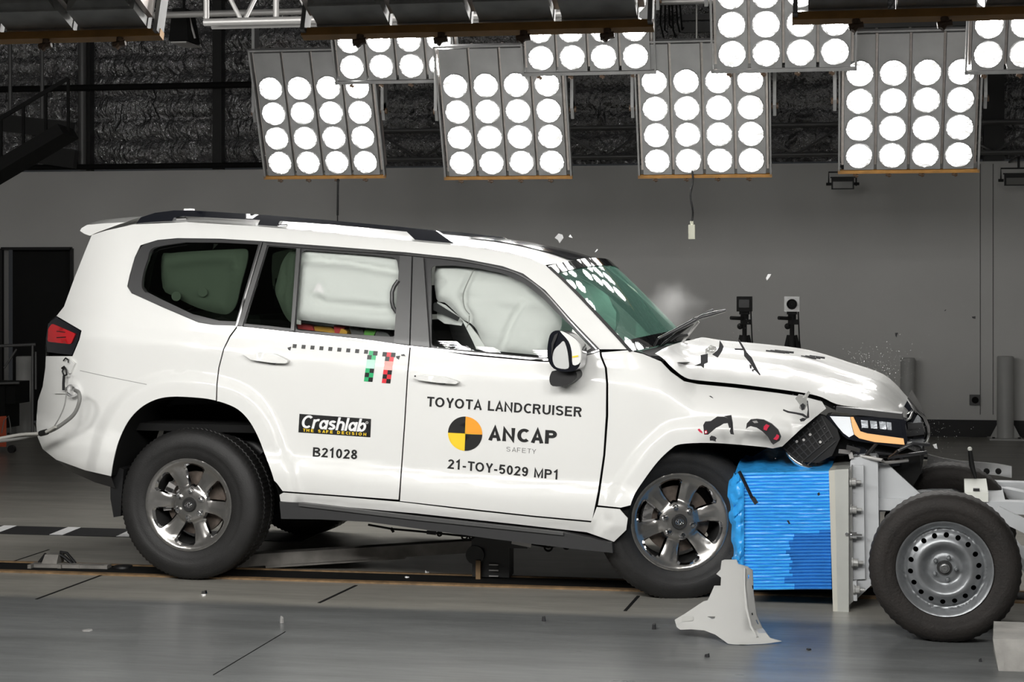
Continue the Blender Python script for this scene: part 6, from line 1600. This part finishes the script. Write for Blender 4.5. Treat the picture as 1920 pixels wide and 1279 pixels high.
# fragments lying on the floor
def floor_bit(px, py, r_, m, label, h=0.012):
    q = FL(px, py); rr = random.Random(int(px)); n = 6
    pl = [(r_ * rr.uniform(0.6, 1.2) * math.cos(2 * math.pi * k / n), r_ * rr.uniform(0.6, 1.2) * math.sin(2 * math.pi * k / n)) for k in range(n)]
    b = MB().add([(x, y, 0) for x, y in pl] + [(x * 0.8, y * 0.8, h * rr.uniform(0.7, 1.3)) for x, y in pl], [tuple(range(n - 1, -1, -1)), tuple(range(n, 2 * n))] + [(k, (k + 1) % n, n + (k + 1) % n, n + k) for k in range(n)])
    o = b.build('fragment', M[m], None, None); o.location = (q.x, q.y, 0.001)
    return tag(o, label, 'fragment', 'crumbs on the floor')
floor_bit(1020, 1165, 0.013, 'fragment', 'black crumb on the floor below the lettered front door', 0.02)
floor_bit(1226, 1180, 0.012, 'fragment', 'black crumb on the floor left of the white wing panel', 0.022)
floor_bit(1326, 1232, 0.012, 'fragment', 'black crumb on the floor in front of the white wing panel', 0.012)
floor_bit(1838, 1241, 0.010, 'fragment', 'black crumb on the floor left of the concrete kerb', 0.012)
floor_bit(166, 1183, 0.028, 'tube', 'flat pale scrap on the floor at the lower left', 0.004)
floor_bit(383, 1113, 0.018, 'chrome', 'small shiny scrap on the floor right below the rear wheel', 0.012)
floor_bit(800, 1077, 0.016, 'white', 'white scrap on the floor rail beneath the side step', 0.016)
floor_bit(763, 1085, 0.014, 'white', 'white scrap at the rail edge left of the winch head', 0.010)
floor_bit(528, 1169, 0.010, 'tube', 'small pale upright sliver on the floor between the wheels', 0.03)
floor_bit(1517, 1219, 0.012, 'fragment', 'dark crumb on the floor right of the white wing panel', 0.006)
# fine spray of glass dust
sprd = MB(); rr = random.Random(5)
def spray(n, cx, cy, sx, sy, d0, d1, r0, r1):
    for i in range(n):
        q = D(rr.gauss(cx, sx), rr.gauss(cy, sy), rr.uniform(d0, d1)); s_ = rr.uniform(r0, r1)
        a = [Vector((rr.uniform(-1, 1), rr.uniform(-1, 1), rr.uniform(-1, 1))) * s_ + q for _ in range(4)]
        sprd.add(a, [(0, 1, 2), (0, 2, 3), (0, 3, 1), (1, 3, 2)])
spray(420, 1640, 690, 40, 26, 9.4, 10.2, 0.0015, 0.0032)
spray(120, 1360, 645, 34, 22, 8.8, 9.6, 0.001, 0.0025)
spray(160, 1745, 815, 28, 30, 8.6, 9.4, 0.001, 0.0026)
spray(90, 1540, 770, 60, 50, 8.3, 8.7, 0.001, 0.003)
spray(60, 1250, 450, 120, 50, 9.0, 10.0, 0.001, 0.0022)
spray(40, 1560, 610, 120, 60, 9.0, 10.0, 0.001, 0.0022)
tag(sprd.build('glass_spray', M['white'], None, None), 'fine spray of pale glass dust in the air over the crushed front', 'debris', None, 'stuff')
# smoke rising behind the windscreen: density fades to nothing before the edge of its cloud
def smoke_mat():
    m = bpy.data.materials.new('smoke'); m.use_nodes = True; nt = m.node_tree; nt.nodes.clear(); L = nt.links
    o = nt.nodes.new('ShaderNodeOutputMaterial'); v = nt.nodes.new('ShaderNodeVolumeScatter')
    v.inputs['Color'].default_value = (0.97, 0.97, 0.97, 1); v.inputs['Anisotropy'].default_value = 0.0
    tc = nt.nodes.new('ShaderNodeTexCoord'); n = nt.nodes.new('ShaderNodeTexNoise'); n.inputs['Scale'].default_value = 6.5; n.inputs['Detail'].default_value = 3
    L.new(tc.outputs['Object'], n.inputs['Vector'])
    ln = nt.nodes.new('ShaderNodeVectorMath'); ln.operation = 'LENGTH'
    ml = nt.nodes.new('ShaderNodeVectorMath'); ml.operation = 'DIVIDE'; ml.inputs[1].default_value = (0.27, 0.27, 0.27)
    L.new(tc.outputs['Object'], ml.inputs[0]); L.new(ml.outputs[0], ln.inputs[0])
    # distance from the middle, ragged by the noise
    a_ = nt.nodes.new('ShaderNodeMath'); a_.operation = 'MULTIPLY_ADD'; a_.inputs[1].default_value = -1.5; a_.inputs[2].default_value = 1.35
    L.new(n.outputs['Fac'], a_.inputs[0])
    b_ = nt.nodes.new('ShaderNodeMath'); b_.operation = 'ADD'; L.new(ln.outputs['Value'], b_.inputs[0]); L.new(a_.outputs[0], b_.inputs[1])
    r = nt.nodes.new('ShaderNodeMapRange'); r.inputs[1].default_value = 0.75; r.inputs[2].default_value = 1.28; r.inputs[3].default_value = 1.5; r.inputs[4].default_value = 0.0
    L.new(b_.outputs[0], r.inputs[0])
    L.new(r.outputs[0], v.inputs['Density']); L.new(v.outputs[0], o.inputs['Volume'])
    return m
sm = fixn(MB().sphere((0, 0, 0), 0.30, 24, 14).build('smoke', smoke_mat(), None, 180))
sm.location = D(1252, 578, 11.1)
tag(sm, 'faint puff of grey smoke rising behind the windscreen', 'smoke', None, 'stuff')
